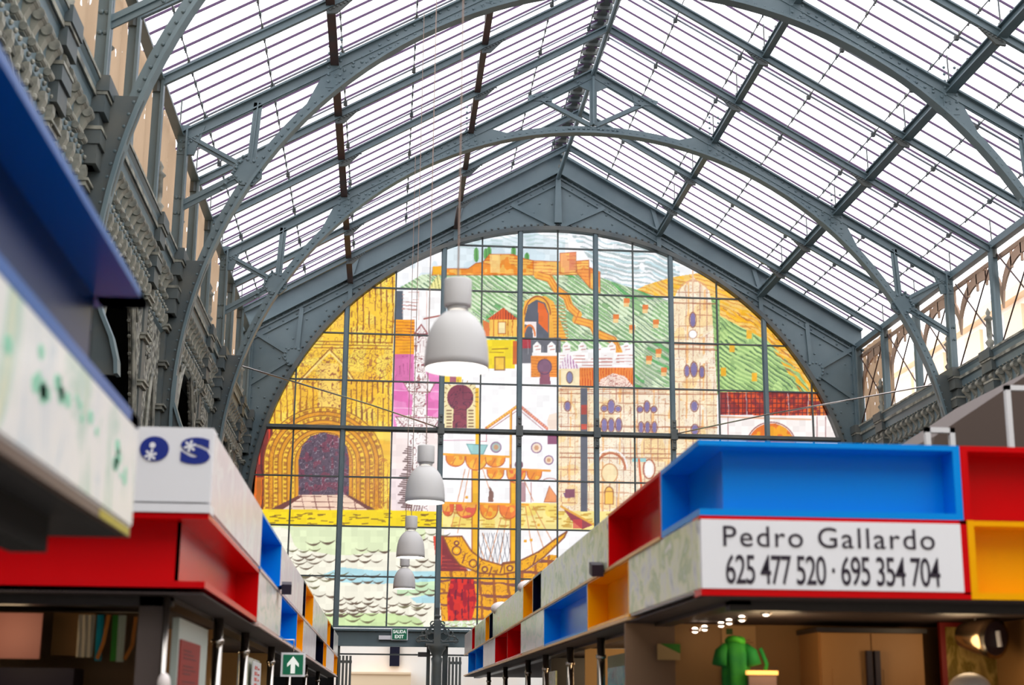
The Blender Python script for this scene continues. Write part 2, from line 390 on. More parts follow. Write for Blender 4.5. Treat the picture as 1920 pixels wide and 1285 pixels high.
# dark lower corners beyond the arcade
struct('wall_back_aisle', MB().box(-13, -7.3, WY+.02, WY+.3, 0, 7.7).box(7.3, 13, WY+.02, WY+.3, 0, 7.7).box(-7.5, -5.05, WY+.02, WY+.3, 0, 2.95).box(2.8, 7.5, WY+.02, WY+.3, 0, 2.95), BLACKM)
m = MB()
for s in (-1, 1):
    for xx, dz in ((0, .53),):
        m.bar((0, WY-.06, 14.93), (s*7.5, WY-.06, chord(7.5)+.53), .12, .06)
    m.bar((0, WY-.07, 14.4), (s*7.5, WY-.07, chord(7.5)), .16, .035)
    m.bar((0, WY-.03, 14.3), (s*7.4, WY-.03, chord(7.4)-.1), .03, .04)
    m.bar((0, WY-.03, 14.12), (s*7.3, WY-.03, chord(7.3)-.28), .03, .03)
struct('trim_gable_flange', m, IRON, gw)
m = MB()
N = 90; V = []; F = []
for i in range(N+1):
    a = math.radians(-18+216*i/N); c, s_ = math.cos(a), math.sin(a)
    for r, yy in ((R0-.05, WY-.14), (R0+.05, WY-.14), (R0+.05, WY+.1), (R0-.05, WY+.1)):
        x = r*c; z = ZC+r*s_
        if z < ZC: x = math.copysign(r, c)
        V.append((x, yy, z))
for i in range(N):
    j = 4*i
    for k in range(4): F.append((j+k, j+(k+1) % 4, j+4+(k+1) % 4, j+4+k))
m.add(V, F)
for i in range(1, 140):
    a = math.radians(180*i/140); m.rivet((R0+.12)*math.cos(a), WY-.01, ZC+(R0+.12)*math.sin(a), .022)
struct('trim_arch_flange', m, IRON_D, gw)
m = MB()
for s in (-1, 1):
    g = (s*6.27, 9.56)
    for p, q in (((s*6.2, 9.6), (s*6.13, chord(6.13)-.12)), (g, (s*7.3, 10.18)), (g, (s*7.3, 8.85)), ((s*.08, 13.02), (s*1.15, chord(1.15)-.2)), ((s*2.5, arcz(2.5)), (s*2.5, chord(2.5))), ((s*5, arcz(5)), (s*5, chord(5))), ((s*2.5, chord(2.5)), (s*2.35, chord(2.3)+.5)), ((s*5, chord(5)), (s*4.85, chord(4.9)+.5))):
        m.bar((p[0], WY-.03, p[1]), (q[0], WY-.03, q[1]), .1, .05, (0, 1, 0)) if False else m.bar((p[0], WY-.03, p[1]), (q[0], WY-.03, q[1]), .05, .1, (1, 0, .01) if abs(p[0]-q[0]) < .2 else (0, 0, 1))
    m.prism([(g[0]+.26*math.cos(k*math.pi/3), g[1]+.26*math.sin(k*math.pi/3)) for k in range(6)], WY-.07, WY)
    for k in range(14): m.rivet(g[0]+.2*math.cos(k*.449), WY-.07, g[1]+.2*math.sin(k*.449), .024)
m.prism([(-.06, 14.3), (.06, 14.3), (.09, 13.1), (-.09, 13.1)], WY-.1, WY)
m.bar((-7.3, WY-.04, 10.2), (-7.3, WY-.04, 7.8), .1, .16, (1, 0, 0)).bar((7.3, WY-.04, 10.2), (7.3, WY-.04, 7.8), .1, .16, (1, 0, 0))
struct('trim_gable_bracing', m, IRON, gw)
m = MB()
rn = random.Random(3)
for i in range(-24, 25):
    for j in range(30):
        x = i*.3+(.15 if j % 2 else 0); z = 7.6+j*.24
        if z < chord(x)-.35 and x*x+(z-ZC)**2 > (R0+.25)**2 and abs(x) < 7.2 and rn.random() < .8: m.rivet(x, WY-.0, z, .02)
for s in (-1, 1):
    for i in range(46):
        x = s*(.2+i*.155); m.rivet(x, WY-.04, chord(x)-.06, .017)
        if i % 2: m.rivet(x, WY-.0, chord(x)-.2, .02)
struct('trim_rivets', m, IRON, gw)
# window frame
wf = bpy.data.objects.new('window_1', None); COL.objects.link(wf); wf.location = (0, WY, 3.3); wf['kind'] = 'structure'
ZB, ZR, HR = 3.30, 7.88, 1.1446
for k in range(-6, 7):
    x = math.copysign(XO[abs(k)], k); zt = arcz(x) if abs(x) < R0 else 5
    if k % 2: struct('mullion', MB().box(x-.04, x+.04, WY-.12, WY+.05, ZB, zt).box(x-.065, x+.065, WY-.06, WY-.03, ZB, zt), IRON, wf)
    else: struct('glazing_bar', MB().box(x-.018, x+.018, WY-.03, WY+.03, ZB, zt), IRON_D, wf)
for k in range(-3, 5):
    z = ZR+k*HR; hx = math.sqrt(R0**2-(z-ZC)**2)-.03 if z > ZC else 7.12
    if k == 0:
        struct('transom', MB().box(-hx, hx, WY-.17, WY+.05, z-.04, z+.035).box(-hx, hx, WY-.1, WY, z-.07, z+.0), IRON_D, wf)
    else: struct('glazing_bar', MB().box(-hx, hx, WY-.04, WY+.02, z-.017, z+.017), IRON_D, wf)
for k in (-3, -1, 1, 3):
    x = math.copysign(XO[abs(k)], k)
    m = MB().box(x-.08, x+.08, WY-.24, WY-.12, ZR-.12, ZR+.12).box(x-.05, x+.05, WY-.2, WY-.12, ZR-.35, ZR+.35)
    for q in range(6): m.rivet(x, WY-.2, ZR-.3+.12*q, .022)
    struct('mullion_clamp', m, IRON_D, wf)
# tie rods from the transom to the arches
for s, nm in ((-1, 'left'), (1, 'right')):
    m = MB().tube([(s*6.95, 27.8, 7.93), (s*4.4, 31.6, 7.97), (s*2.8, 33.8, 7.9)], .017, 6)
    single('tie_rod', m, CHROME, 'thin metal tie rod stretched from the %s wall to the mural transom' % nm, 'tie rod')
# ---------------------------------------------------------------- sill beam, doors below the mural
m = MB().box(-7.3, 7.3, WY-.12, WY+.2, 2.95, 3.22).box(-7.3, 7.3, WY-.22, WY+.05, 3.22, 3.27).box(-7.3, 7.3, WY-.16, WY+.05, 3.29, 3.33).box(-7.3, 7.3, WY-.2, WY, 2.88, 2.95)
struct('trim_1', m, IRON)
dr = bpy.data.objects.new('door_1', None); COL.objects.link(dr); dr.location = (-4, WY, 0); dr['kind'] = 'structure'
struct('door_frame', MB().box(-5.0, -4.93, WY-.1, WY+.05, 0, 2.9).box(-2.98, -2.9, WY-.1, WY+.05, 0, 2.9).box(-2.62, -2.5, WY-.1, WY+.05, 0, 2.9).box(2.7, 2.8, WY-.1, WY+.05, 0, 2.9).box(-5, 2.8, WY-.06, WY, 2.69, 2.725), IRON_D, dr)
struct('door_glass', MB().add([(-4.93, WY, .1), (2.7, WY, .1), (2.7, WY, 2.9), (-4.93, WY, 2.9)], [(0, 1, 2, 3)]), clear_glass('door_glass', (246, 250, 250), .04), dr)
for x0, nm in ((-4.95, 'left'), (-2.5, 'right')):
    m = MB()
    for k in range(4): m.box(x0+.08*k, x0+.08*k+.05, WY-.35, WY-.29, .1, 2.66)
    for k in range(5): m.box(x0+.0, x0+.3, WY-.33, WY-.31, .3+.55*k, .36+.55*k)
    single('folding_gate', m, IRON_D, 'dark green folded iron gate %s' % ('at the left side of the market doorway' if nm == 'left' else 'beside the doorway column'), 'gate')
cl = thing('cast_iron_column', 'dark green cast iron column with scrolled capital below the mural', 'column', (-2.76, WY-.35, 0))
c0 = (-2.76, WY-.35, 0)
obj('shaft', MB().lathe([(.0, 0), (.2, 0), (.2, .3), (.13, .4), (.115, 2.5), (.13, 2.62), (.1, 2.66), (.15, 2.78), (.2, 2.84), (.2, 2.9)], c0, 20), IRON_D, cl, True)
m = MB().box(-3.02, -2.5, WY-.5, WY-.2, 2.9, 2.95).box(-2.84, -2.68, WY-.45, WY-.25, 2.95, 3.45)
for s in (-1, 1):
    for k, (cx, cz, r) in enumerate(((.14, 3.1, .1), (.2, 3.22, .07), (.33, 3.06, .07), (.42, 3.02, .05), (.3, 3.17, .05), (.08, 3.25, .08), (.1, 3.38, .06))):
        m.tube([(c0[0]+s*cx+r*math.cos(a*.6), WY-.42, cz+r*math.sin(a*.6)) for a in range(11)], .018, 6)
    m.tube([(c0[0]+s*x, WY-.42, z) for x, z in ((.1, 2.98), (.3, 3.0), (.47, 3.0), (.4, 3.1), (.25, 3.12), (.17, 3.3), (.05, 3.42))], .022, 6)
obj('capital', m, IRON_D, cl)
m = MB().lathe([(.05, 3.42), (.09, 3.45), (.05, 3.5), (.08, 3.56), (.04, 3.6), (.05, 3.75)], (-2.76, WY-.25, 0), 12)
obj('finial', m, IRON_D, cl)
# exit sign
def text_mesh(txt, width, height, bold=0.0, tracking=1.0):
    cu = bpy.data.curves.new('lettering', 'FONT'); cu.body = txt; cu.offset = bold; cu.extrude = .002; cu.space_character = tracking; cu.resolution_u = 4
    o = bpy.data.objects.new('lettering', cu); COL.objects.link(o); bpy.context.view_layer.update()
    me = bpy.data.meshes.new_from_object(o.evaluated_get(bpy.context.evaluated_depsgraph_get()))
    v = np.empty(len(me.vertices)*3, 'f'); me.vertices.foreach_get('co', v); v = v.reshape(-1, 3)
    fs = [tuple(p.vertices) for p in me.polygons]
    bpy.data.objects.remove(o); bpy.data.curves.remove(cu); bpy.data.meshes.remove(me)
    lo, hi = v.min(0), v.max(0)
    v[:, 0] = (v[:, 0]-lo[0])/(hi[0]-lo[0])*width; v[:, 1] = (v[:, 1]-lo[1])/(hi[1]-lo[1])*height
    return v, fs
def lettering(txt, x, y, z, width, height, m_, parent, bold=0.0, tracking=1.0, label=None, face='-y'):
    v, fs = text_mesh(txt, width, height, bold, tracking); mb = MB()
    if face == '-y': mb.add([(x+a[0], y-a[2], z+a[1]) for a in v], fs)
    elif face == '+x': mb.add([(x+a[2], y+a[0], z+a[1]) for a in v], fs)
    elif face == '-x': mb.add([(x-a[2], y-a[0], z+a[1]) for a in v], fs)
    return obj('lettering', mb, m_, parent, label=label)
ex = thing('exit_sign', 'small green SALIDA EXIT sign on the beam below the mural', 'sign', (-3.6, WY-.2, 3.03))
obj('frame', MB().box(-3.79, -3.42, WY-.24, WY-.2, 3.02, 3.285), WHITE, ex)
obj('panel', MB().box(-3.77, -3.44, WY-.25, WY-.24, 3.035, 3.27), GREEN, ex)
lettering('SALIDA', -3.75, WY-.252, 3.17, .29, .075, PICT, ex, .03)
lettering('EXIT', -3.71, WY-.252, 3.06, .2, .075, PICT, ex, .03)
single('emergency_light', MB().box(-4.07, -3.8, WY-.23, WY-.16, 3.03, 3.12), WHITE, 'pale oblong box on the beam left of the exit sign', 'emergency light')
single('door_closer_box', MB().box(-3.18, -2.98, WY-.3, WY-.12, 2.66, 2.76), DARKM, 'small dark box high in the doorway left of the column', 'door sensor')
# ================================================================== mural painting (design grid in design units, then laid on the wall)
OX, OY, CW, CH = 455, 420, 1160, 775
CV = np.ones((CH, CW, 3), 'f')*np.array([255, 253, 252], 'f')
GX, GY = np.meshgrid(np.arange(CW)+OX, np.arange(CH)+OY)
rs = np.random.RandomState(5)
def vn(sc, seed, sy=None):                         # smooth value noise 0..1
    sy = sy or sc; r = np.random.RandomState(seed); gw_, gh = int(CW/sc)+3, int(CH/sy)+3; g = r.rand(gh, gw_)
    fx, fy = (GX-OX)/sc, (GY-OY)/sy; ix, iy = fx.astype(int), fy.astype(int); fx -= ix; fy -= iy
    fx = fx*fx*(3-2*fx); fy = fy*fy*(3-2*fy)
    return (g[iy, ix]*(1-fx)+g[iy, ix+1]*fx)*(1-fy)+(g[iy+1, ix]*(1-fx)+g[iy+1, ix+1]*fx)*fy
N8, N20, N60, N4 = vn(8, 1), vn(20, 2), vn(60, 3), vn(4, 4)
WOB = (vn(40, 9)-.5)*6+(vn(9, 10)-.5)*1.6
def bb(x0, y0, x1, y1):
    return slice(max(0, int(y0-OY)), max(0, min(CH, int(y1-OY)+2))), slice(max(0, int(x0-OX)), max(0, min(CW, int(x1-OX)+2)))
def mk(pts):
    M = np.zeros((CH, CW), bool); xs = [p[0] for p in pts]; ys = [p[1] for p in pts]; S = bb(min(xs), min(ys), max(xs), max(ys))
    x, y = GX[S], GY[S]; m_ = np.zeros(x.shape, bool)
    for i in range(len(pts)):
        (x0, y0), (x1, y1) = pts[i], pts[i-1]
        if y0 == y1: continue
        m_ ^= ((y0 > y) != (y1 > y)) & (x < (x1-x0)*(y-y0)/(y1-y0)+x0)
    M[S] = m_; return M
def put(M, col, a=1.0):
    CV[M] = CV[M]*(1-a)+np.array(col, 'f')*a
def P(pts, col, a=1.0): M = mk(pts); put(M, col, a); return M
def B(x0, y0, x1, y1, col, a=1.0): return P([(x0, y0), (x1, y0), (x1, y1), (x0, y1)], col, a)
def Ln(pts, w_, col, a=1.0):
    for (x0, y0), (x1, y1) in zip(pts, pts[1:]):
        S = bb(min(x0, x1)-w_-1, min(y0, y1)-w_-1, max(x0, x1)+w_+1, max(y0, y1)+w_+1); x, y = GX[S], GY[S]
        dx, dy = x1-x0, y1-y0; t = np.clip(((x-x0)*dx+(y-y0)*dy)/max(1e-6, dx*dx+dy*dy), 0, 1)
        k = np.clip(w_/2+.5-np.hypot(x-x0-t*dx, y-y0-t*dy), 0, 1)[..., None]*a
        CV[S] = CV[S]*(1-k)+np.array(col, 'f')*k
def El(cx, cy, rx, ry, col, a=1.0, w_=0, a0=0, a1=360):
    pts = [(cx+rx*math.cos(math.radians(a0+(a1-a0)*i/28)), cy+ry*math.sin(math.radians(a0+(a1-a0)*i/28))) for i in range(29)]
    if w_: Ln(pts, w_, col, a)
    else: return P(pts, col, a)
def hatch(M, ang, sp, wd, col, a=.9, thr=.25, wob=1.0):
    c, s = math.cos(math.radians(ang)), math.sin(math.radians(ang)); t = (-GX*s+GY*c+WOB*wob); ph = np.mod(t, sp)
    lw = wd*(.45+N20*1.1); al = (GX*c+GY*s)
    gate = vn(17, int(abs(ang)*7+sp*3)+11) > thr
    put(M & (ph < lw) & gate, col, a)
def orn(M, line, sc=8, k=5.0, thr=.35, a=.85):     # woodcut squiggles
    n = vn(sc, int(sc*13)+40)*.7+N20*.6
    put(M & (np.abs(np.sin(n*k*3.14)) < thr), line, a)
def outline(pts, w_, col, a=.9): Ln(list(pts)+[pts[0]], w_, col, a)
BR, DK, OR, GO, YE = (122, 62, 40), (70, 52, 66), (240, 138, 34), (246, 184, 30), (252, 216, 36)
# sky
M = mk([(700, 420), (1460, 420), (1460, 600), (700, 600)]); put(M, (250, 252, 253))
put(M & (N60 > .45) & (GX < 1060), (214, 232, 238), .8); put(M & (N20 > .6) & (GX < 1060), (196, 220, 230), .5)
R_ = mk([(1060, 425), (1275, 425), (1275, 545), (1170, 552), (1130, 520)]); hatch(R_, 14, 9, 4.2, (150, 172, 172), .75, .2, 2.0); hatch(R_, 11, 15, 3, (196, 226, 232), .9, .3, 2)
hatch(mk([(860, 425), (1065, 425), (1065, 462), (860, 470)]), 8, 8, 3, (176, 204, 200), .6, .3, 2)
# right hills, gold then green
M = P([(1170, 556), (1210, 535), (1260, 520), (1310, 512), (1400, 560), (1560, 745), (1345, 735), (1345, 560)], (250, 202, 96)); hatch(M, 20, 7, 2.2, (214, 132, 40), .8, .2, 2); hatch(M, 22, 17, 5, (252, 190, 30), .8, .35, 2)
M = P([(1345, 590), (1440, 640), (1500, 700), (1520, 736), (1345, 736)], (150, 190, 110)); hatch(M, 34, 8, 3.6, (196, 230, 140), .9, .2, 1.6); hatch(M, 36, 8, 2.0, (60, 96, 60), .85, .3, 1.6)
M = mk([(1345, 575), (1460, 600), (1560, 745), (1500, 735), (1440, 640)]); hatch(M, 38, 9, 4, (250, 176, 20), .9, .2, 2); hatch(M, 40, 11, 1.8, (160, 84, 40), .8, .3, 2)
for x, y in ((1352, 690), (1368, 645), (1410, 700), (1400, 620)): B(x, y, x+10, y+16, (240, 176, 30))
P([(1330, 556), (1350, 560), (1350, 740), (1336, 740)], (150, 190, 110)); hatch(mk([(1330, 556), (1350, 560), (1350, 740), (1336, 740)]), 34, 8, 2, (80, 120, 70), .8, .2, .5)
# green castle hill
HILL = mk([(745, 542), (790, 516), (822, 512), (1085, 506), (1110, 520), (1175, 550), (1265, 566), (1265, 725), (1190, 735), (1190, 645), (740, 700), (865, 640), (865, 545)])
HILL |= mk([(860, 515), (1110, 515), (1260, 566), (1262, 640), (860, 640)])
put(HILL, (142, 186, 124)); put(HILL & (N20 > .6), (196, 206, 170), .7); hatch(HILL, 33, 7, 3.6, (226, 244, 206), .95, .2, .7); hatch(HILL, 36, 8, 1.7, (70, 104, 78), .8, .35, .7); put(HILL & (GX > 1180) & (N60 > .5), (150, 160, 140), .35)
hatch(HILL & (N60 > .55), 33, 15, 5, (40, 150, 50), .6, .3, 1.5)
for x, y in ((1150, 590), (1180, 610), (1205, 572), (1225, 600), (1170, 560), (1230, 655), (1212, 668), (1240, 690)): B(x, y, x+11, y+9, (226, 120, 50)); B(x, y+9, x+10, y+16, (240, 200, 130))
# castle
def castle(pts, c=OR): M = P(pts, c); put(M & (N8 > .55), (250, 200, 90), .7); hatch(M, 2, 6, 1.4, (196, 84, 30), .7, .45); outline(pts, 1.4, (180, 80, 40)); return M
for x, y, h in ((893, 464, 28), (911, 466, 22), (917, 462, 26), (963, 462, 24), (975, 468, 22), (988, 474, 18)): El(x, y+h/2, 5, h/2, (96, 170, 84)); Ln([(x, y), (x+1, y+h)], 1.2, (50, 100, 50))
castle([(810, 516), (812, 501), (830, 499), (834, 504), (878, 504), (892, 494), (905, 492), (918, 477), (962, 477), (985, 486), (1006, 490), (1006, 516)])
B(812, 500, 829, 515, (250, 176, 20)); castle([(1000, 489), (1050, 491), (1050, 512), (1085, 508), (1100, 515), (1000, 516)], (250, 176, 90)); castle([(1050, 475), (1080, 473), (1080, 510), (1050, 513)], (250, 170, 100)); castle([(1080, 490), (1104, 488), (1106, 540), (1082, 512)], (244, 150, 60)); castle([(1106, 502), (1125, 510), (1125, 550), (1106, 540)], (244, 140, 50))
B(1068, 474, 1079, 508, (220, 110, 80), .6); P([(918, 478), (938, 478), (938, 512), (920, 512)], (252, 214, 130), .8)
M = mk([(800, 545), (822, 514), (836, 545)]); put(M, (244, 236, 150)); hatch(M, 80, 6, 2, (120, 130, 60), .8, .1)
# path
Pth = [(1008, 516), (1030, 522), (1042, 542), (1062, 556), (1068, 575), (1084, 590), (1080, 600), (1110, 608), (1118, 625), (1150, 638), (1160, 660)]
Ln(Pth, 14, (248, 172, 60)); Ln([(x+2, y-6) for x, y in Pth], 1.6, (190, 90, 40)); Ln([(x-3, y+6) for x, y in Pth], 1.6, (200, 100, 40)); Ln(Pth, 1.4, (226, 120, 40))
# great arch and stair
M = P([(978, 640), (978, 590), (984, 565), (1004, 554), (1024, 556), (1038, 566), (1064, 640)], (246, 176, 60)); El(1008, 590, 24, 34, (150, 60, 40), .9, 2, 180, 360)
P([(984, 636), (984, 596), (990, 572), (1006, 562), (1022, 568), (1030, 590), (1030, 636)], (86, 90, 102)); P([(1008, 566), (1020, 570), (1028, 590), (1028, 625), (1010, 606)], (232, 100, 36)); P([(984, 604), (1006, 604), (1006, 634), (1000, 634), (998, 614), (984, 608)], (252, 240, 236)); El(993, 630, 10, 20, (236, 120, 40), .9, 3, 200, 360)
for k in range(11): Ln([(1034+k*.6, 573+k*6), (1058+k*.8, 573+k*6)], 1.4, (206, 110, 30))
# small house, yellow house
M = B(918, 597, 970, 632, (250, 196, 80)); hatch(M, 90, 9, 1.6, (196, 96, 30), .8, .1); B(934, 604, 948, 626, (252, 232, 170)); outline([(934, 604), (948, 604), (948, 626), (934, 626)], 1.6, (190, 90, 30)); M = P([(912, 600), (944, 577), (972, 600)], (226, 90, 40)); hatch(M, 90, 5, 1.5, (130, 40, 40), .8, .1); P([(905, 600), (918, 606), (918, 632), (908, 632)], (230, 120, 60))
M = B(905, 638, 966, 692, (248, 218, 30)); B(962, 640, 976, 684, (206, 96, 36)); B(928, 670, 946, 694, (250, 200, 60)); outline([(928, 694), (928, 670), (946, 670), (946, 694)], 2.2, (140, 84, 40)); Ln([(923, 655), (952, 654)], 2, (150, 100, 30)); Ln([(918, 661), (944, 661)], 1.2, (150, 100, 30)); B(866, 692, 905, 700, (248, 218, 30))
# dark block and battlements
M = B(976, 634, 1052, 682, (98, 98, 106)); B(978, 636, 996, 654, (170, 50, 60)); hatch(M, 90, 15, 1.2, (180, 180, 186), .5, .4)
B(998, 662, 1188, 692, (254, 250, 246))
for x in (1000, 1027, 1055, 1085, 1113, 1140, 1168): P([(x, 665), (x, 648), (x+7, 640), (x+15, 648), (x+15, 665)], (254, 250, 246)); Ln([(x+3, 650), (x+9, 649)], 1.6, (190, 110, 100)); Ln([(x+5, 656), (x+13, 655)], 1.6, (190, 110, 100))
hatch(mk([(1050, 664), (1188, 664), (1188, 690), (1050, 690)]), 0, 6, 1.8, (196, 120, 110), .8, .5, .2)
B(1054, 690, 1188, 728, (238, 130, 50)); hatch(mk([(1054, 690), (1188, 690), (1188, 728), (1054, 728)]), 90, 5, 1.4, (196, 60, 30), .8, .2)
# keyhole block, striped tower
M = B(996, 668, 1046, 708, (240, 140, 46)); hatch(M, 0, 5, 1.3, (190, 90, 30), .7, .3); El(1021, 688, 13, 14, (124, 84, 110)); P([(1013, 698), (1030, 698), (1033, 722), (1011, 722)], (140, 76, 96)); El(1021, 688, 13, 14, (80, 60, 90), .9, 1.6)
B(832, 694, 866, 718, (246, 206, 50)); B(844, 696, 856, 718, (170, 90, 110))
M = P([(1047, 692), (1055, 676), (1066, 662), (1076, 676), (1088, 692)], (252, 240, 244)); hatch(M, 82, 5.5, 2.4, (176, 110, 160), .9, 0); B(1049, 692, 1087, 726, (250, 232, 186)); El(1068, 708, 6, 11, (130, 130, 170)); El(1068, 708, 6, 11, (120, 80, 60), .9, 1.4); B(1048, 694, 1052, 726, (236, 190, 110)); 
M = P([(1120, 728), (1126, 712), (1150, 700), (1172, 706), (1190, 728)], (250, 222, 204)); orn(M, (180, 100, 90), 5, 4, .4)
# white house with gable and horseshoe door
Ln([(912, 803), (973, 760)], 5.5, (216, 120, 60)); Ln([(973, 760), (1026, 804)], 5.5, (196, 90, 84)); 
for k in range(13): El(915+k*4.7, 800-k*3.3, 2.2, 2.2, (244, 190, 60)); El(978+k*3.9, 764+k*3.2, 2, 2, (236, 160, 120))
Ln([(918, 806), (973, 768), (1018, 806)], 1.2, (150, 80, 90)); Ln([(958, 772), (957, 880)], 4, (244, 170, 40)); Ln([(960, 772), (959, 880)], 1, (160, 80, 40))
B(833, 722, 892, 804, (246, 228, 170)); B(892, 728, 899, 850, (246, 188, 30)); El(863, 746, 25, 25, (124, 46, 66)); P([(851, 762), (875, 762), (876, 804), (848, 804)], (134, 50, 66)); orn(mk([(838, 722), (888, 722), (888, 804), (838, 804)]) & (CV[..., 0] < 150), (70, 30, 50), 8, 3, .3)
for k in range(16):
    a = math.radians(150+k*16); Ln([(863+29*math.cos(a), 746+29*math.sin(a)), (863+34*math.cos(a), 746+34*math.sin(a))], 1.6, (150, 110, 50))
for k in range(6): Ln([(838, 770+k*6), (846, 770+k*6)], 2.4, (120, 80, 50)); Ln([(879, 770+k*6), (887, 770+k*6)], 2.4, (120, 80, 50))
Ln([(832, 826), (890, 826)], 1.2, (200, 120, 150)); Ln([(912, 810), (912, 828), (900, 828)], 1.2, (200, 120, 130)); P([(1026, 790), (1030, 778), (1045, 774), (1045, 806), (1028, 806)], (250, 226, 206)); B(1027, 815, 1046, 834, (136, 70, 104))
for x, y, r, c in ((930, 839, 9.5, (168, 184, 176)), (1006, 840, 9.5, (250, 226, 200)), (1029, 863, 8, (250, 220, 190))): El(x, y, r, r, c); El(x, y, r, r, (140, 100, 140), .9, 2); El(x, y, r*.45, r*.5, (206, 140, 90), .8)
P([(875, 833), (914, 835), (906, 852), (884, 852)], (150, 206, 204)); outline([(875, 833), (914, 835), (906, 852), (884, 852)], 1.4, (80, 140, 140))
# white brick house, orange and pink blocks, fountain (left of lamp)
B(741, 545, 834, 625, (254, 252, 250)); B(742, 546, 756, 600, (74, 84, 96)); hatch(mk([(754, 548), (786, 548), (780, 600), (754, 600)]), 2, 7, 1.7, (190, 130, 120), .9, .3); Ln([(785, 546), (785, 600)], 1, (230, 180, 160)); Ln([(800, 546), (800, 640)], 1, (230, 180, 160)); Ln([(795, 598), (826, 592)], 3, (170, 90, 80))
M = B(740, 600, 778, 666, (248, 158, 28)); hatch(M, 2, 5.5, 1.6, (170, 70, 30), .8, .3, .4); B(740, 640, 778, 664, (248, 170, 20), .5)
M = B(738, 665, 830, 802, (240, 134, 196)); put(M & (N20 > .6), (224, 96, 170), .8); put(M & (GX < 775) & (GY < 715), (206, 90, 150), .6); hatch(mk([(738, 668), (772, 668), (772, 716), (738, 716)]), 90, 7, 1.6, (150, 60, 110), .7, .3); Ln([(738, 732), (828, 735)], 1.5, (250, 190, 225)); Ln([(738, 765), (828, 768)], 1.5, (250, 190, 225))
M = P([(777, 626), (790, 609), (802, 626), (799, 700), (808, 720), (816, 718), (806, 736), (798, 740), (800, 780), (826, 784), (818, 804), (800, 808), (802, 850), (796, 860), (766, 858), (768, 808), (745, 803), (740, 782), (772, 778), (774, 742), (766, 734), (757, 718), (776, 716)], (254, 244, 240)); orn(M, (136, 62, 66), 6, 3.4, .36, .85)
outline([(757, 718), (816, 718), (806, 736), (766, 734)], 1.5, (130, 60, 60)); outline([(742, 782), (826, 784), (812, 804), (760, 803)], 1.8, (130, 50, 70)); Ln([(777, 626), (790, 609), (802, 626)], 2.2, (150, 60, 60)); B(776, 626, 802, 630, (130, 60, 70))
# ---- golden portal
GP = mk([(735, 500), (742, 515), (736, 700), (733, 957), (500, 957), (470, 940), (480, 780), (520, 660), (600, 560), (690, 500)]); put(GP, (253, 202, 50)); put(GP & (N20 > .55), (254, 222, 84), .8); put(GP & (N60 < .3), (246, 176, 40), .5)
UP = GP & (GY < 800); orn(UP, (170, 96, 44), 8, 3.0, .2, .75); orn(UP & (GY > 650) & (GY < 720), (130, 66, 54), 6, 3.6, .3, .7)
hatch(mk([(650, 520), (740, 520), (740, 645), (650, 645)]), 90, 11, 2.6, (128, 62, 34), .8, .2, .5); hatch(mk([(520, 716), (640, 716), (640, 800), (505, 800)]), 90, 12, 3, (150, 80, 30), .8, .2, .4); hatch(mk([(650, 716), (735, 716), (735, 800), (650, 800)]), 90, 10, 2.6, (120, 60, 40), .8, .2, .4)
for y in (640, 646, 652): Ln([(590, y), (735, y+3)], 1.6, (140, 70, 30))
Ln([(560, 720), (588, 690), (618, 660), (640, 682), (660, 712)], 3, (254, 224, 130)); Ln([(556, 720), (584, 690), (618, 655), (642, 680), (664, 712)], 1.6, (120, 56, 36)); P([(600, 682), (634, 682), (640, 790), (594, 790)], (252, 208, 90)); orn(mk([(600, 682), (634, 682), (640, 790), (594, 790)]), (140, 70, 50), 6, 3.2, .3)
P([(455, 956), (455, 780), (498, 780), (512, 806), (508, 957)], (120, 40, 36)); M = mk([(455, 956), (455, 780), (498, 780), (510, 806), (506, 957)]); hatch(M, 90, 12, 5, (226, 60, 36), .9, .3, 1.5); put(M & (GY > 895), (246, 140, 20), .55); hatch(M, 90, 17, 4, (70, 30, 34), .8, .3, 1)
# portal arches
cx, cy = 607, 868
for i, r in enumerate((112, 103, 95, 86, 78, 69, 61, 54)):
    c = ((250, 196, 50), (226, 150, 34))[i % 2]; P([(cx-r, 957)] + [(cx+r*math.cos(math.radians(180+a*6)), cy+r*.93*math.sin(math.radians(180+a*6))) for a in range(31)] + [(cx+r, 957)], c)
    Ln([(cx-r, 950)] + [(cx+r*math.cos(math.radians(180+a*6)), cy+r*.93*math.sin(math.radians(180+a*6))) for a in range(31)] + [(cx+r, 950)], 1.6, (130, 66, 34))
ring = (np.hypot(GX-cx, (GY-cy)/.93) > 56) & (np.hypot(GX-cx, (GY-cy)/.93) < 112) & (GY < cy); ring |= (np.abs(GX-cx) > 56) & (np.abs(GX-cx) < 112) & (GY >= cy) & (GY < 955)
th = np.arctan2(GY-cy, GX-cx); rr = np.hypot(GX-cx, (GY-cy)/.93); rr = np.where(GY > cy, np.abs(GX-cx), rr)
put(ring & (np.sin(rr*.37) > .2) & (np.sin(np.where(GY > cy, GY*.7, th*46)+N8*3) > .1), (150, 80, 34), .7)
orn(ring & (rr > 86), (160, 84, 40), 5, 3, .22, .6); orn(mk([(655, 860), (735, 860), (735, 955), (655, 955)]), (190, 110, 40), 6, 3, .25, .7); hatch(mk([(650, 870), (735, 870), (735, 955), (650, 955)]), 90, 13, 2, (190, 120, 50), .8, .1, .3)
DO = P([(559, 932), (560, 862), (566, 838), (582, 818), (607, 811), (634, 818), (650, 838), (655, 862), (655, 930)], (86, 68, 84)); put(DO & (N8 > .55), (120, 54, 72), .8); orn(DO, (190, 180, 190), 7, 2.6, .1, .6); orn(DO, (50, 40, 52), 6, 3, .25, .6); B(584, 930, 602, 936, (50, 40, 50))
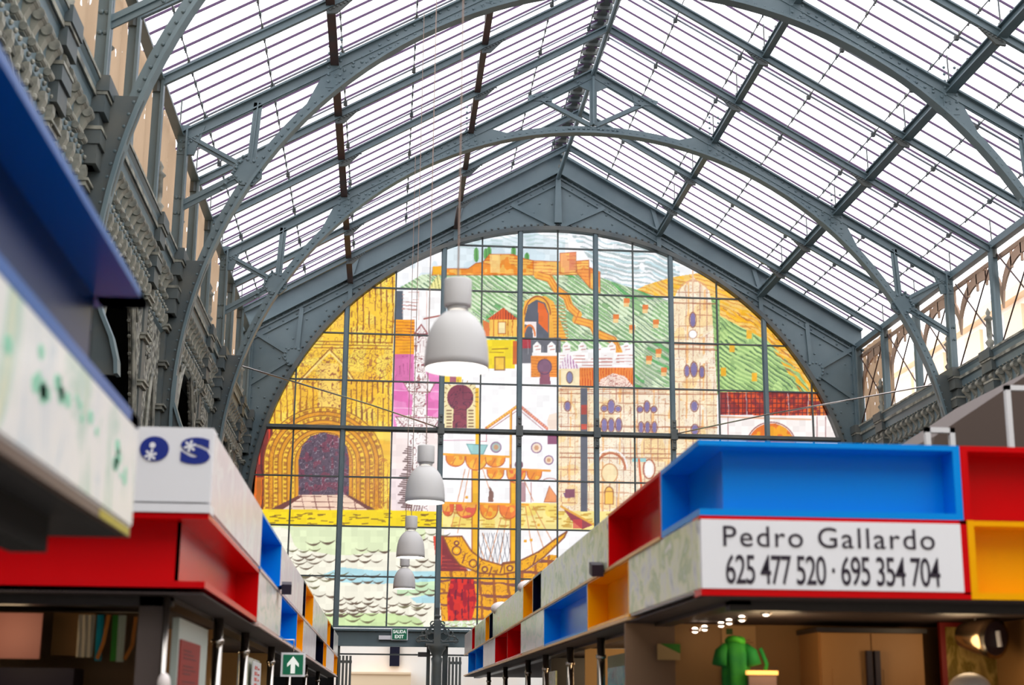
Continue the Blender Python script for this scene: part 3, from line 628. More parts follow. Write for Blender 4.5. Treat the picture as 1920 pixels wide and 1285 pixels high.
FLR = P([(505, 957), (560, 929), (654, 929), (705, 957)], (250, 214, 186)); hatch(FLR, 78, 24, 1.6, (120, 64, 60), .8, 0, .5); hatch(FLR, 1, 10, 1.6, (120, 64, 60), .8, .2, .3); P([(505, 957), (560, 929), (566, 932), (528, 957)], (110, 60, 56)); P([(648, 929), (655, 929), (705, 957), (690, 957)], (110, 60, 56))
# pale pink strip with tree
M = B(733, 803, 826, 960, (252, 234, 228)); B(733, 880, 770, 960, (240, 220, 222), .7); P([(766, 808), (800, 808), (804, 960), (776, 960), (770, 900)], (254, 246, 242)); orn(mk([(768, 812), (802, 812), (804, 960), (776, 960)]), (130, 66, 70), 7, 2.8, .22)
for k in range(30): y = 838+k*3.9; Ln([(768-3-k % 4*3-(k > 12)*9, y), (771, y+1)], 2.6, (92, 62, 62))
for k in range(7): Ln([(760+k*5, 958), (766+k*5, 938-(k % 3)*6)], 1.6, (110, 60, 60))
# yellow quay
M = P([(455, 955), (735, 957), (833, 960), (833, 990), (455, 986)], (252, 218, 22))
rq = random.Random(4)
for k in range(60): x = 500+rq.random()*330; y = 963+rq.random()*22; Ln([(x, y), (x+4+rq.random()*10, y+rq.random()*2-1)], 1.7, (120, 84, 30))
M = P([(830, 945), (1045, 943), (1345, 955), (1345, 1000), (830, 992)], (252, 232, 140)); put(M & (N20 > .6), (250, 216, 80), .6)
for k in range(90): x = 840+rq.random()*330; y = 950+rq.random()*40; Ln([(x, y), (x+5+rq.random()*12, y+rq.random()*2-1)], 2.4, (206, 158, 60))
# ---- cathedral
CA = mk([(1047, 726), (1262, 728), (1262, 566), (1270, 545), (1300, 520), (1330, 545), (1334, 566), (1345, 735), (1345, 962), (1047, 958)]); put(CA, (254, 232, 190)); put(CA & (N20 > .6), (253, 214, 140), .7); put(CA & (N60 > .55), (253, 242, 222), .6)
orn(CA, (206, 140, 96), 6, 3.0, .14, .6); hatch(CA, 90, 13, 1.4, (170, 110, 96), .7, .2, .15); hatch(CA, 1, 21, 1.6, (190, 124, 84), .7, .25, .15); hatch(CA, 91, 31, 3.4, (246, 170, 84), .6, .35, .15)
for y in (568, 646, 655, 730, 738, 800, 850, 858, 905): Ln([(1262 if y < 700 else 1050, y), (1345, y+2)], 1.8, (166, 92, 60))
for x, y, rx, ry in ((1299, 600, 5, 13), (1301, 693, 5.5, 13), (1288, 696, 4, 10), (1316, 698, 4, 10), (1302, 762, 6, 9), (1146, 763, 6, 12), (1133, 766, 5, 5), (1159, 767, 5, 5), (1213, 763, 4.5, 10), (1200, 768, 4.5, 5), (1226, 768, 4.5, 5), (1133, 798, 5, 12), (1146, 798, 5, 12), (1160, 797, 5, 12), (1202, 802, 4, 10), (1214, 802, 4, 10), (1227, 802, 4, 10), (1064, 762, 5, 8), (1303, 806, 6, 9)):
    El(x, y, rx, ry, (122, 110, 160)); El(x, y, rx+1.2, ry+1.2, (130, 70, 60), .9, 1.6)
El(1299, 627, 8, 8, (255, 255, 255)); El(1299, 627, 8, 8, (180, 130, 90), .8, 1.3); El(1300, 546, 26, 20, (220, 160, 120), .8, 1.6, 180, 360); El(1300, 546, 16, 22, (220, 160, 120), .8, 1.4, 180, 360); Ln([(1299, 508), (1299, 548)], 3, (230, 190, 150))
B(1089, 728, 1102, 960, (84, 86, 98)); B(1090, 760, 1101, 778, (170, 60, 50)); B(1090, 796, 1101, 806, (200, 70, 50))
El(1145, 880, 27, 30, (190, 100, 60), .9, 4, 180, 360); El(1145, 878, 31, 34, (255, 250, 250), .9, 2.4, 180, 360); El(1143, 888, 15, 18, (250, 226, 170), .9); El(1143, 888, 15, 18, (206, 140, 80), .9, 2); El(1142, 925, 8, 12, (252, 196, 80)); El(1142, 925, 8, 12, (150, 84, 50), .9, 1.8); B(1134, 926, 1150, 946, (252, 196, 80)); outline([(1134, 922), (1134, 946), (1150, 946), (1150, 922)], 1.5, (150, 84, 50)); El(1217, 880, 9, 16, (255, 244, 236)); El(1217, 880, 11, 18, (170, 80, 60), .9, 2.2)
B(1186, 860, 1212, 867, (150, 206, 204)); Ln([(1198, 862), (1204, 930)], 4, (216, 96, 50))
P([(1056, 710+215), (1070, 925), (1070, 935), (1060, 935)], (120, 80, 120)); B(1060, 918, 1078, 934, (130, 70, 90))
# red brick wall and white arcade, far right
M = P([(1350, 736), (1560, 736), (1600, 782), (1350, 778)], (150, 40, 34)); put(M & (N8 > .5), (226, 74, 30), .85); put(M & (GX > 1515) & (N8 > .4), (248, 130, 20), .8); put(M & ((np.mod(GX, 8) < 1.6) | (np.mod(GY, 9) < 1.4)), (80, 26, 34), .8); put(M & (np.mod(GX+N60*9, 37) < 1.2), (200, 190, 190), .8)
B(1350, 780, 1620, 832, (254, 244, 238)); Ln([(1350, 782), (1520, 787)], 3, (226, 170, 130)); 
for x in (1365, 1532, 1548): Ln([(x, 782), (x, 830)], 1.4, (150, 80, 80))
M = El(1446, 836, 44, 42, (244, 160, 30)); put(M & (N8 > .5), (226, 90, 40), .7) if M is not None else None; El(1446, 836, 46, 44, (140, 60, 50), .9, 2, 180, 360)
# ---- sea
SE = mk([(455, 986), (833, 990), (833, 1180), (455, 1180)]); put(SE, (250, 246, 224)); put(SE & (N60+(1060-GY)/160 > .75), (228, 242, 190), .9); put(SE & (GY > 1150) & (N60 > .3), (206, 234, 160), .9)
B(745, 1086, 830, 1118, (206, 238, 190)); 
for pts in ([(600, 1080), (640, 1064), (700, 1070), (828, 1072), (828, 1090), (700, 1096), (640, 1092)], [(770, 1122), (800, 1116), (830, 1122), (830, 1132), (782, 1132)]): P(pts, (168, 222, 234), .9)
def wave(x, y, r, col, w_):
    for k in range(-6, 6):
        t0, t1 = k/6, (k+1)/6; Ln([(x+r*t0, y+r*.42*(1-t0*t0)), (x+r*t1, y+r*.42*(1-t1*t1))], w_*(1.15-abs(t0)), col, .92)
rw = random.Random(12)
ctr = [(560, 1045), (590, 1052), (575, 1062), (615, 1015), (640, 1050), (690, 1040), (700, 1030), (685, 1050), (600, 1080), (640, 1085), (690, 1090), (590, 1100), (660, 1130), (640, 1140), (700, 1135), (670, 1150), (720, 1145), (690, 1160), (780, 1060), (800, 1080), (780, 1110), (800, 1140), (760, 1165), (620, 1150), (610, 1165), (760, 1130), (810, 1000), (790, 1010), (815, 1050), (770, 1150), (570, 1030), (600, 1038), (640, 1072), (700, 1078), (655, 1122), (690, 1128), (640, 1150), (710, 1120), (790, 1095), (785, 1135), (570, 1075), (600, 1115), (585, 1085), (660, 1142), (815, 1105)]
for x, y in ctr:
    r0 = rw.uniform(9, 15); c0_ = (96, 76, 60) if rw.random() < .7 else (110, 104, 70)
    for k in range(rw.choice((2, 3, 3))): wave(x-r0*2+k*r0*1.9, y+rw.uniform(-2, 2), r0, c0_, rw.uniform(2.2, 4.2))
# ---- ship
for x0, y0, x1, y1 in ((872, 880, 846, 990), (880, 880, 858, 1000), (905, 880, 925, 940), (940, 970, 915, 1060), (950, 970, 935, 1060), (905, 1000, 930, 1065), (890, 1000, 915, 1065), (985, 950, 1000, 1045), (992, 950, 1020, 1030), (1000, 950, 1035, 1015), (978, 890, 1000, 940)): Ln([(x0, y0), (x1, y1)], 1.4, (216, 130, 70))
for x in range(895, 955, 9): Ln([(x, 1000), (x+12, 1062)], 1.0, (90, 90, 100)); Ln([(x+14, 1000), (x, 1062)], .9, (110, 110, 120))
for x, y in ((875, 933), (996, 1013), (985, 1015), (1010, 985)): El(x, y, 3, 3, (244, 170, 40))
for x, w_ in ((891, 12), (962, 10)): B(x-w_/2, 870 if x < 900 else 885, x+w_/2, 1072, (246, 180, 30)); Ln([(x-w_/2, 872), (x-w_/2, 1066)], 2, (170, 80, 40)); Ln([(x+w_/2, 885), (x+w_/2, 1060)], 1.4, (180, 90, 40))
P([(975, 905), (985, 905), (986, 942), (972, 942)], (130, 60, 70), .6); P([(915, 942), (918, 912), (926, 925), (924, 942)], (130, 90, 80)); P([(1020, 942), (1030, 912), (1043, 930), (1043, 942)], (240, 150, 90)); outline([(1020, 942), (1030, 912), (1043, 930), (1043, 942)], 1.3, (170, 90, 60)); Ln([(996, 905), (996, 942)], 1.4, (160, 90, 90)); El(1031, 903, 13, 6, (180, 100, 90), .8, 1.4, 180, 360)
def sail(x0, x1, y, h, c):
    M = P([(x0, y)] + [((x0+x1)/2-(x1-x0)/2*math.cos(math.pi*i/12), y+h*math.sin(math.pi*i/12)**.7) for i in range(13)] + [(x1, y)], c); put(M & (N8 > .55), (250, 196, 60), .7)
    pts = [((x0+x1)/2-(x1-x0)/2*math.cos(math.pi*i/12), y+h*math.sin(math.pi*i/12)**.7) for i in range(13)]; Ln(pts, 1.8, (190, 80, 40)); Ln([((x0+x1)/2, y+4), ((x0+x1)/2-6, y+h*.8)], 1.4, (200, 90, 40))
for a in ((836, 872, 855, 20, OR), (873, 913, 856, 26, (246, 150, 30)), (910, 947, 857, 19, OR), (913, 945, 881, 20, OR), (950, 986, 882, 24, (232, 96, 40)), (988, 1016, 883, 19, OR), (829, 851, 946, 22, (226, 90, 50)), (855, 893, 946, 26, (228, 84, 66)), (900, 934, 946, 28, (240, 130, 40)), (936, 972, 947, 26, (240, 120, 50))): sail(*a)
Ln([(831, 852), (954, 857)], 4, (246, 160, 30)); Ln([(908, 878), (1031, 883)], 4, (240, 150, 40)); Ln([(829, 943), (990, 947)], 4, (244, 160, 40)); El(973, 872, 8, 8, (110, 60, 80))
P([(1055, 952), (1112, 985), (1092, 993), (1070, 975)], (150, 60, 70)); Ln([(1052, 950), (1115, 985)], 4, (236, 170, 60)); B(1075, 975, 1092, 992, (220, 60, 60), .7)
HB = P([(820, 1070), (985, 1072), (1030, 1040), (1046, 1042), (1030, 1068), (985, 1165), (828, 1168)], (246, 168, 30)); hatch(HB, 2, 23, 4.4, (120, 60, 66), .9, .15, 1.2); hatch(HB, 84, 27, 5, (150, 76, 40), .85, .2, 1.0); orn(HB, (150, 80, 40), 9, 3, .16, .8)
M = P([(846, 1084), (888, 1084), (894, 1125), (884, 1166), (840, 1164), (838, 1120)], (222, 40, 34)); put(M & (N8 > .62), (150, 20, 40), .8); hatch(M, 88, 12, 3, (96, 24, 44), .8, .3, 1)
P([(812, 1006), (832, 1006), (856, 1050), (880, 1072), (822, 1072), (816, 1040)], (130, 44, 50)); P([(812, 1006), (829, 1006), (828, 1060), (820, 1072)], (226, 60, 40)); hatch(mk([(828, 1040), (880, 1070), (828, 1070)]), 2, 7, 2, (200, 70, 60), .8, .2)
GUN = [(831, 1007), (866, 1006), (884, 1034), (905, 1050), (940, 1060), (944, 1056), (975, 1052), (1010, 1035), (1040, 1012), (1063, 997), (1058, 1008), (1020, 1045), (985, 1070), (940, 1078), (900, 1075), (862, 1060), (845, 1038)]
M = P(GUN, (246, 172, 28)); outline(GUN, 3, (130, 66, 44)); orn(M, (150, 80, 40), 7, 2.6, .15, .8)
for x, y, r in ((856, 1033, 8), (887, 1057, 7), (909, 1068, 5), (956, 1066, 5), (856, 1019, 4)): El(x, y, r, r, (120, 56, 56), .9, 2.2); El(x, y, r*.45, r*.45, (252, 200, 60))
for x, y in ((872, 1040), (900, 1058), (922, 1064), (943, 1058), (975, 1055), (1005, 1042)): Ln([(x, y), (x-5, y+16)], 2.6, (130, 66, 50))
outline([(945, 1058), (972, 1055), (974, 1072), (946, 1076)], 2.2, (130, 66, 44))
M = mk([(822, 1166), (1000, 1160), (1000, 1182), (822, 1182)]); put(M, (214, 236, 180)); orn(M, (254, 254, 246), 8, 2.5, .5); 
for k in range(9): wave(835+k*15, 1168+(k % 3)*3, 10, (120, 96, 60), 1.6)
# small-tile tonal variation of the glazed pieces
tv = np.random.RandomState(8).rand(80, 100)
CV *= (1+.085*(tv[((GY-OY)/11.5).astype(int), ((GX-OX)/12).astype(int)]-.62))[..., None]
CV = np.clip(CV*.9+25.5*1.0, 0, 255)  # lens flare painted in as a pale veil over all colours
L_ = np.where(CV/255 <= .04045, CV/255/12.92, ((CV/255+.055)/1.055)**2.4)
L_ = np.clip(L_*1.06/SKY, 0, 1)
def pane(x0, x1):
    st = .0165; nx = max(2, int((x1-x0)/st)); nz = int((13.0-ZB)/st); xs = np.linspace(x0, x1, nx+1); zs = np.linspace(ZB, 13.0, nz+1)
    X, Z = np.meshgrid(xs, zs); D = np.stack([X-CAMP.x, np.full_like(X, WY-CAMP.y), Z-CAMP.z], -1)
    zz = D@np.array(AF); px = 960+FPX*(D@np.array(AR))/zz; py = 642.5-FPX*(D@np.array(AU))/zz
    fx = np.clip(px-OX, 0, CW-1.01); fy = np.clip(py-OY, 0, CH-1.01); ix, iy = fx.astype(int), fy.astype(int); fx = (fx-ix)[..., None]; fy = (fy-iy)[..., None]
    C = (L_[iy, ix]*(1-fx)+L_[iy, ix+1]*fx)*(1-fy)+(L_[iy+1, ix]*(1-fx)+L_[iy+1, ix+1]*fx)*fy
    i = np.arange(nz)[:, None]*(nx+1)+np.arange(nx)[None]; cxs = (X[:-1, :-1]+X[1:, 1:])/2; czs = (Z[:-1, :-1]+Z[1:, 1:])/2
    keep = ((cxs**2+(czs-ZC)**2 < (R0+.03)**2) | (czs < ZC)); i = i[keep]
    F = np.stack([i, i+1, i+nx+2, i+nx+1], -1).astype('i4')
    me = bpy.data.meshes.new('stained_glass_panel'); V = np.stack([X, np.zeros_like(X), Z-3.3], -1).reshape(-1, 3).astype('f')
    me.vertices.add(len(V)); me.vertices.foreach_set('co', V.ravel()); me.loops.add(F.size); me.loops.foreach_set('vertex_index', F.ravel())
    me.polygons.add(len(F)); me.polygons.foreach_set('loop_start', np.arange(len(F), dtype='i4')*4); me.polygons.foreach_set('loop_total', np.full(len(F), 4, 'i4'))
    me.update(); at_ = me.color_attributes.new('glass', 'FLOAT_COLOR', 'POINT')
    A = np.ones((len(V), 4), 'f'); A[:, :3] = C.reshape(-1, 3); at_.data.foreach_set('color', A.ravel()); me.materials.append(STAIN)
    o = bpy.data.objects.new('stained_glass_panel', me); COL.objects.link(o); o.parent = wf
cols = [-7.12, -XO[5], -XO[3], -XO[1], XO[1], XO[3], XO[5], 7.12]
for a, b in zip(cols, cols[1:]): pane(a, b)

# ================================================================== arcades left and right
PILY = []
for yt in [9.2, 15.4, 21.6, 27.8, 34.0]: PILY += [yt-1.75, yt]
def arcade(s):
    nm = 'left' if s < 0 else 'right'; XF = 7.38*s
    wl = bpy.data.objects.new('wall_'+nm, None); COL.objects.link(wl); wl.location = (XF, 4, 0); wl['kind'] = 'structure'
    def wide(y, yc): u = abs(y-yc)/1.6; return 4.6+2.45*max(0, 1-u**2.2)
    def slim(y, yc): u = abs(y-yc)/.36; return 4.6+1.5*max(0, 1-u**2.0)
    for yt in (3.0, 9.2, 15.4, 21.6, 27.8):
        m = MB(); a, b = XF, XF+.035*s; y1 = yt+6.2
        yw, ys = yt+2.6, y1-.88
        m.box(a, b, yt, yw-1.6, 0, 7.3); m.box(a, b, yw+1.6, ys-.36, 0, 7.3); m.box(a, b, ys+.36, y1, 0, 7.3)
        m.strip([yw-1.6+3.2*i/30 for i in range(31)], lambda y: wide(y, yw), lambda y: 7.3, a, b, 'x')
        m.strip([ys-.36+.72*i/12 for i in range(13)], lambda y: slim(y, ys), lambda y: 7.3, a, b, 'x')
        struct('wall_panel', m, FILI, wl)
        m = MB()
        for off in (0, .12):
            m.tube([(XF-.03*s, yw-(1.55+off)*math.cos(math.pi*i/24) , (wide(yw-1.6*math.cos(math.pi*i/24), yw)+off*1.3)) for i in range(25)], .024, 6)
        m.tube([(XF-.03*s, ys-.4+.8*i/12, slim(ys-.36+.72*i/12, ys)+.05) for i in range(13)], .03, 6)
        m.tube([(XF-.03*s, yw-1.6, 7.1), (XF-.03*s, yw+1.6, 7.1)], .03, 6)
        for i in range(29):
            y = yw-1.5+3.0*i/28; z = wide(y, yw); m.sphere((XF+.02*s, y, z+.01), .032, 6, 4)
        for k in range(9):
            for q in (-1, 1): m.sphere((XF+.02*s, yw+q*1.57, 4.5-.2*k+.1), .032, 6, 4)
        for q in (-1, 1): m.tube([(XF-.04*s, yw+q*.95, 7.0), (XF-.04*s, yw+q*1.25, 6.7), (XF-.04*s, yw+q*1.1, 6.5), (XF-.04*s, yw+q*.85, 6.75), (XF-.04*s, yw+q*1.0, 6.85)], .03, 6)
        struct('arch_trim', m, CARVED, wl)
    for y in PILY:
        big = abs((y-9.2) % 6.2) < .1 or abs((y-9.2) % 6.2-6.2) < .1
        d = .36 if big else .2; hw = .3 if big else .2
        dl = .1 if big else .07; d = .17 if big else .11
        m = MB().box(XF, XF-(dl-.04)*s, y-hw+.07, y+hw-.07, 0, 7.3)
        mb_ = MB()
        for z in (3.6, 4.35, 5.1, 5.75, 6.4, 6.95): mb_.box(XF, XF-dl*s, y-hw, y+hw, z, z+.05); mb_.box(XF, XF-(dl+.03)*s, y-hw-.02, y+hw+.02, z+.05, z+.08)
        m.box(XF, XF-(d-.03)*s, y-hw+.07, y+hw-.07, 7.2, 8.1)
        mb_.box(XF, XF-(d+.06)*s, y-hw-.03, y+hw+.03, 7.58, 7.62).box(XF, XF-(d+.09)*s, y-hw-.04, y+hw+.04, 7.98, 8.02)
        struct('pilaster_band', mb_, CARVED, wl)
        m.box(XF, XF-(d+.02)*s, y-hw, y+hw, 7.2, 7.42); m.box(XF, XF-(d+.05)*s, y-hw-.02, y+hw+.02, 7.42, 7.58).box(XF, XF-(d+.01)*s, y-hw, y+hw, 7.62, 7.78)
        m.box(XF, XF-(d+.07)*s, y-hw-.03, y+hw+.03, 7.78, 7.98).box(XF, XF-(d+.11)*s, y-hw-.05, y+hw+.05, 8.02, 8.2)
        struct('pilaster', m, IRON_D, wl)
        m = MB().lathe([(.02, 8.2), (.1, 8.22), (.05, 8.28), (.09, 8.36), (.04, 8.42), (.055, 8.5), (.05, 8.78), (.09, 8.82), (.03, 8.88), (.05, 8.94), (0, 9.04)], (XF-.08*s, y+(.3 if big else 0), 0), 10)
        struct('finial', m, CARVED, wl, True)
        m = MB()
        XF = 7.38*s
        for q in range(10):
            zz = 6.3+q*.09
            for g_ in range(4): m.sphere((XF-.01*s, y+hw+.08+.1*g_, zz+(.045 if g_ % 2 else 0)), .04, 6, 4, .6, 1, 1)
        struct('carved_panel', m, FILI, wl)
    prof = [(-.2, 8.2), (.17, 8.2), (.17, 8.14), (.14, 8.1), (.13, 7.98), (.1, 7.94), (.09, 7.82), (.04, 7.78), (.03, 7.34), (.06, 7.3), (.06, 7.2), (.02, 7.16), (.02, 6.98), (.04, 6.94), (-.0, 6.9), (-.2, 6.9)]
    m = MB(); pts = [(XF-d*s, z) for d, z in prof]; m.prism(pts if s > 0 else pts, 4.0, WY-.02)
    struct('cornice', m, IRON, wl)
    m = MB().box(XF-.17*s, XF-.185*s, 4, WY, 8.15, 8.19).box(XF-.13*s, XF-.145*s, 4, WY, 7.96, 8.02).box(XF-.04*s, XF-.06*s, 4, WY, 7.74, 7.79)
    struct('cornice_moulding', m, CARVED, wl)
    m = MB()
    y = 4.1
    while y < WY: m.sphere((XF-.07*s, y, 7.82), .03, 5, 4); m.sphere((XF-.07*s, y+.08, 7.25), .028, 5, 4); y += .16
    struct('bead_moulding', m, CARVED, wl)
    x = XF-.09*s
    m = MB().prism([(XF-.02*s, 7.36), (XF-.07*s, 7.36), (XF-.08*s, 7.44), (XF-.06*s, 7.52), (XF-.1*s, 7.6), (XF-.15*s, 7.66), (XF-.15*s, 7.74), (XF-.1*s, 7.78), (XF-.02*s, 7.78)], 4.15, 4.26)
    m.tube([(XF-.11*s, 4.13, 7.69), (XF-.11*s, 4.28, 7.69)], .055, 12).tube([(XF-.07*s, 4.13, 7.41), (XF-.07*s, 4.28, 7.41)], .04, 10)
    c = struct('console', m, CARVED, wl)
    for k in range(1, 91):
        if 4.2+.325*k < WY-.1: inst(c, 'console', wl, 0, .325*k, 0)
    m = MB().prism([(XF-.01*s, 6.98), (XF-.04*s, 6.98), (XF-.09*s, 7.1), (XF-.09*s, 7.18), (XF-.01*s, 7.18)], 4.05, 4.16); m.sphere((XF-.05*s, 4.105, 7.0), .04, 8, 5)
    c = struct('corbel', m, CARVED, wl)
    for k in range(1, 91):
        if 4.1+.325*k < WY-.1: inst(c, 'corbel', wl, 0, .325*k, 0)
    # dark aisle behind
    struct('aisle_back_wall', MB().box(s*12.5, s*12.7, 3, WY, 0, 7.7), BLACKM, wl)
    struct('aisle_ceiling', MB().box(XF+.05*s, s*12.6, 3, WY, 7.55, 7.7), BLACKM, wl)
    # aisle ties faintly seen through the arches
    # clerestory
    m = MB()
    for y in RY+[34.0-.1]+[9.2, 11.27, 13.33]:
        if any(abs(y-q) < .05 for q in TY): continue
        m = MB().box(s*7.27, s*7.31, y-.07, y+.07, 8.15, 10.15).box(s*7.31, s*7.42, y-.015, y+.015, 8.15, 10.15)
        struct('clerestory_post', m, IRON, wl)
    if s > 0:
        ys = sorted(RY+[34.0]); 
        for a, b in zip(ys, ys[1:]):
            m = MB().tube([(7.36, a+.05, 10.0), (7.36, b-.05, 8.2)], .016, 6).tube([(7.4, b-.05, 10.0), (7.4, a+.05, 8.2)], .016, 6)
            struct('cross_brace', m, RUST, wl)
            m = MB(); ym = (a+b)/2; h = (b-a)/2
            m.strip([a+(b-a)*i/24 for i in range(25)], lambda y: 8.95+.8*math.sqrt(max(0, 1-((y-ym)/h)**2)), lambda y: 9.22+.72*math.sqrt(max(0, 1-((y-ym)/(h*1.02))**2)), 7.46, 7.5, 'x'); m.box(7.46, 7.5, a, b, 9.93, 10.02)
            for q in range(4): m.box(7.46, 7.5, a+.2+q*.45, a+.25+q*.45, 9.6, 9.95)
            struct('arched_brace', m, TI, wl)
    return wl
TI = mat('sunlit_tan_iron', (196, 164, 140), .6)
WL = arcade(-1); WR = arcade(1)
# tan netting hung behind the left clerestory
for b, (ya, yb) in enumerate([(9.2, 15.4), (15.4, 21.6), (21.6, 27.8), (27.8, 33.95)]):
    nu, nvv = 90, 20; V = []; F = []
    for i in range(nu+1):
        y = ya+(yb-ya)*i/nu
        for j in range(nvv+1):
            v = j/nvv; top = 10.32+.1*math.cos((y-ya)/2.0667*2*math.pi); z = 8.0+(top-8.0)*v
            V.append((-7.5-.025*math.sin(y*9+.6*math.sin(z*2))-.01*math.sin(y*23+1.3*z), y, z))
    for i in range(nu):
        for j in range(nvv): k = i*(nvv+1)+j; F.append((k, k+1, k+nvv+2, k+nvv+1))
    single('net_curtain', MB().add(V, F), CLOTH, ['tan torn netting above the left cornice at the top left corner', 'tan torn netting above the left cornice %s' % BAYN[0], 'tan netting above the left cornice %s' % BAYN[1], 'tan netting above the left cornice %s' % BAYN[2]][b], 'net curtain', smooth=True)
# sheer strip between netting and glass on the left, and far right corner netting
V = []; F = []
for i in range(41):
    y = 31.9+(33.95-31.9)*i/40
    for j, z in enumerate((8.1, 9.2, 10.15)): V.append((7.5+.015*math.sin(y*14), y, z))
for i in range(40):
    for j in range(2): k = i*3+j; F.append((k, k+1, k+4, k+3))
single('net_curtain', MB().add(V, F), CLOTH, 'tan netting in the right clerestory corner beside the mural gable', 'net curtain', smooth=True)
# ================================================================== outside: pale buildings seen through openings
FAC = mat('pale_rendered_facade', (255, 250, 246), .8, noise=(.5, (255, 236, 220), .45, .7))
FACO = mat('peach_render', (252, 224, 190), .8)
b1 = thing('building', 'pale town house with a balcony band seen through the doorway below the mural', 'building', (-2, 46, 0))
obj('wall', MB().box(-12, 9, 46, 52, 0, 3.8), FAC, b1)
obj('balcony', MB().box(-4.9, -3.1, 45.5, 46, 2.05, 2.5).box(-4.9, -3.1, 45.45, 46, 2.5, 2.56), FACO, b1)
obj('window', MB().box(-3.75, -3.45, 45.9, 46, 2.75, 3.6), NAVY, b1); obj('window', MB().box(-3.7, -3.1, 45.9, 46, 1.2, 1.95), DARKM, b1)
obj('window', MB().box(-6.2, -5.9, 45.9, 46, 2.75, 3.6), FACO, b1)
b2 = thing('building', 'pale peach building seen through the open right clerestory above the cornice', 'building', (14, 30, 0))
obj('wall', MB().box(14, 18, 20, 50, 0, 13.6), FAC, b2)
obj('cornice', MB().box(13.7, 14, 20, 50, 13.1, 13.4).box(13.8, 14, 20, 50, 11.5, 11.65), FACO, b2)
for k in range(10): obj('window', MB().box(13.9, 14, 21+k*3, 22.2+k*3, 11.9, 12.9), FACO, b2)
# ================================================================== pendant lamps
LM_IN = mat('lamp_diffuser', (255, 252, 244), .5, emit=((255, 250, 240), 5.0))
def lamp(label, loc):
    t = thing('pendant_lamp', label, 'pendant lamp', (0, 0, 0)); c = (0, 0, 0)
    obj('lamp_shade', MB().lathe([(.203, .0), (.207, .0), (.207, .05), (.203, .12), (.194, .19), (.178, .25), (.154, .3), (.12, .345), (.085, .375), (.062, .385), (.055, .38), (.112, .335), (.147, .295), (.171, .245), (.187, .185), (.196, .12), (.2, .05), (.203, 0)], c, 36), LAMPM, t, True)
    obj('diffuser', MB().lathe([(0, .02), (.195, .02), (.195, .035), (0, .035)], c, 28), LM_IN, t)
    obj('ballast_housing', MB().lathe([(0, .42), (.088, .42), (.09, .43), (.09, .59), (.086, .6), (0, .6)], c, 24).lathe([(0, .395), (.07, .395), (.07, .42), (0, .42)], c, 20), LAMPM, t, True)
    obj('cable', MB().tube([(0, 0, .6), (0, 0, 8.62)], .006, 6), mat('lamp_cable', (150, 128, 116), .5), t)
    t.location = loc; return t
L0 = lamp('largest and nearest aluminium bell lamp hanging before the mural', (-3.56, 9.2, 3.7))
copy_tree(L0, (-3.585, 15.26, 3.65), 'second nearest aluminium bell lamp, just below the transom of the mural')
copy_tree(L0, (-3.615, 21.46, 3.68), 'third bell lamp from the camera, before the yellow quay of the mural')
copy_tree(L0, (-3.61, 27.66, 3.7), 'smallest and farthest aluminium bell lamp, above the exit sign')
# ================================================================== market stalls
XR_, XL_ = -2.29, -4.955                           # aisle faces of the right and left rows
ZB_, ZM_, ZT_ = 2.21, 2.615, 3.03
CMAT = {'blue': BLUE, 'red': RED, 'yellow': YELL, 'navy': NAVY}
PH = [photo_mat('printed_photo', c, i, sc) for i, (c, sc) in enumerate([
    ([(140, 150, 156), (226, 228, 230), (238, 240, 206), (178, 196, 150), (252, 250, 250)], (1, 1.4, 1.8)),
    ([(226, 170, 140), (242, 240, 236), (206, 224, 180), (248, 244, 214), (150, 180, 180)], (1, .9, 2)),
    ([(226, 232, 228), (246, 246, 246), (250, 246, 240), (206, 226, 216), (246, 236, 236)], (1, .7, 2)),
    ([(232, 232, 236), (250, 248, 248), (236, 226, 232), (250, 240, 244), (214, 226, 236)], (1, 1, 1)),
    ([(190, 214, 230), (240, 244, 246), (250, 250, 248), (196, 226, 214), (244, 240, 206)], (1, 1.0, .6))])]
def open_box(color, label, side, y0, y1, z0, z1, d=.17, grp=None):
    X = XR_ if side > 0 else XL_; xb = X+side*d; M = CMAT[color]; e = .022
    t = thing('open_display_box', label, 'display box', (X, y0, z0), grp)
    m = MB().box(X, xb, y0, y1, z0, z0+e).box(X, xb, y0, y1, z1-e, z1).box(X, xb, y0, y0+e, z0+e, z1-e).box(X, xb, y1-e, y1, z0+e, z1-e)
    obj('frame', m, M, t); obj('back_panel', MB().box(xb, xb+side*.02, y0, y1, z0, z1), M, t)
    if y1-y0 > 4: obj('divider', MB().box(X+side*.01, xb, (y0+y1)/2-.012, (y0+y1)/2+.012, z0+e, z1-e), M, t)
    return t
def photo_panel(k, label, side, y0, y1, z0, z1):
    X = XR_ if side > 0 else XL_
    t = thing('photo_panel', label, 'printed panel', (X, y0, z0))
    yc = y0+(.19 if y0 < 8.3 else 0)
    obj('casing', MB().box(X+side*.01, X+side*.19, yc, y1, z0, z1), WHITE, t)
    obj('print', MB().box(X-side*.002, X+side*.01, y0+.015, y1-.015, z0+.015, z1-.015), PH[k], t)
    return t
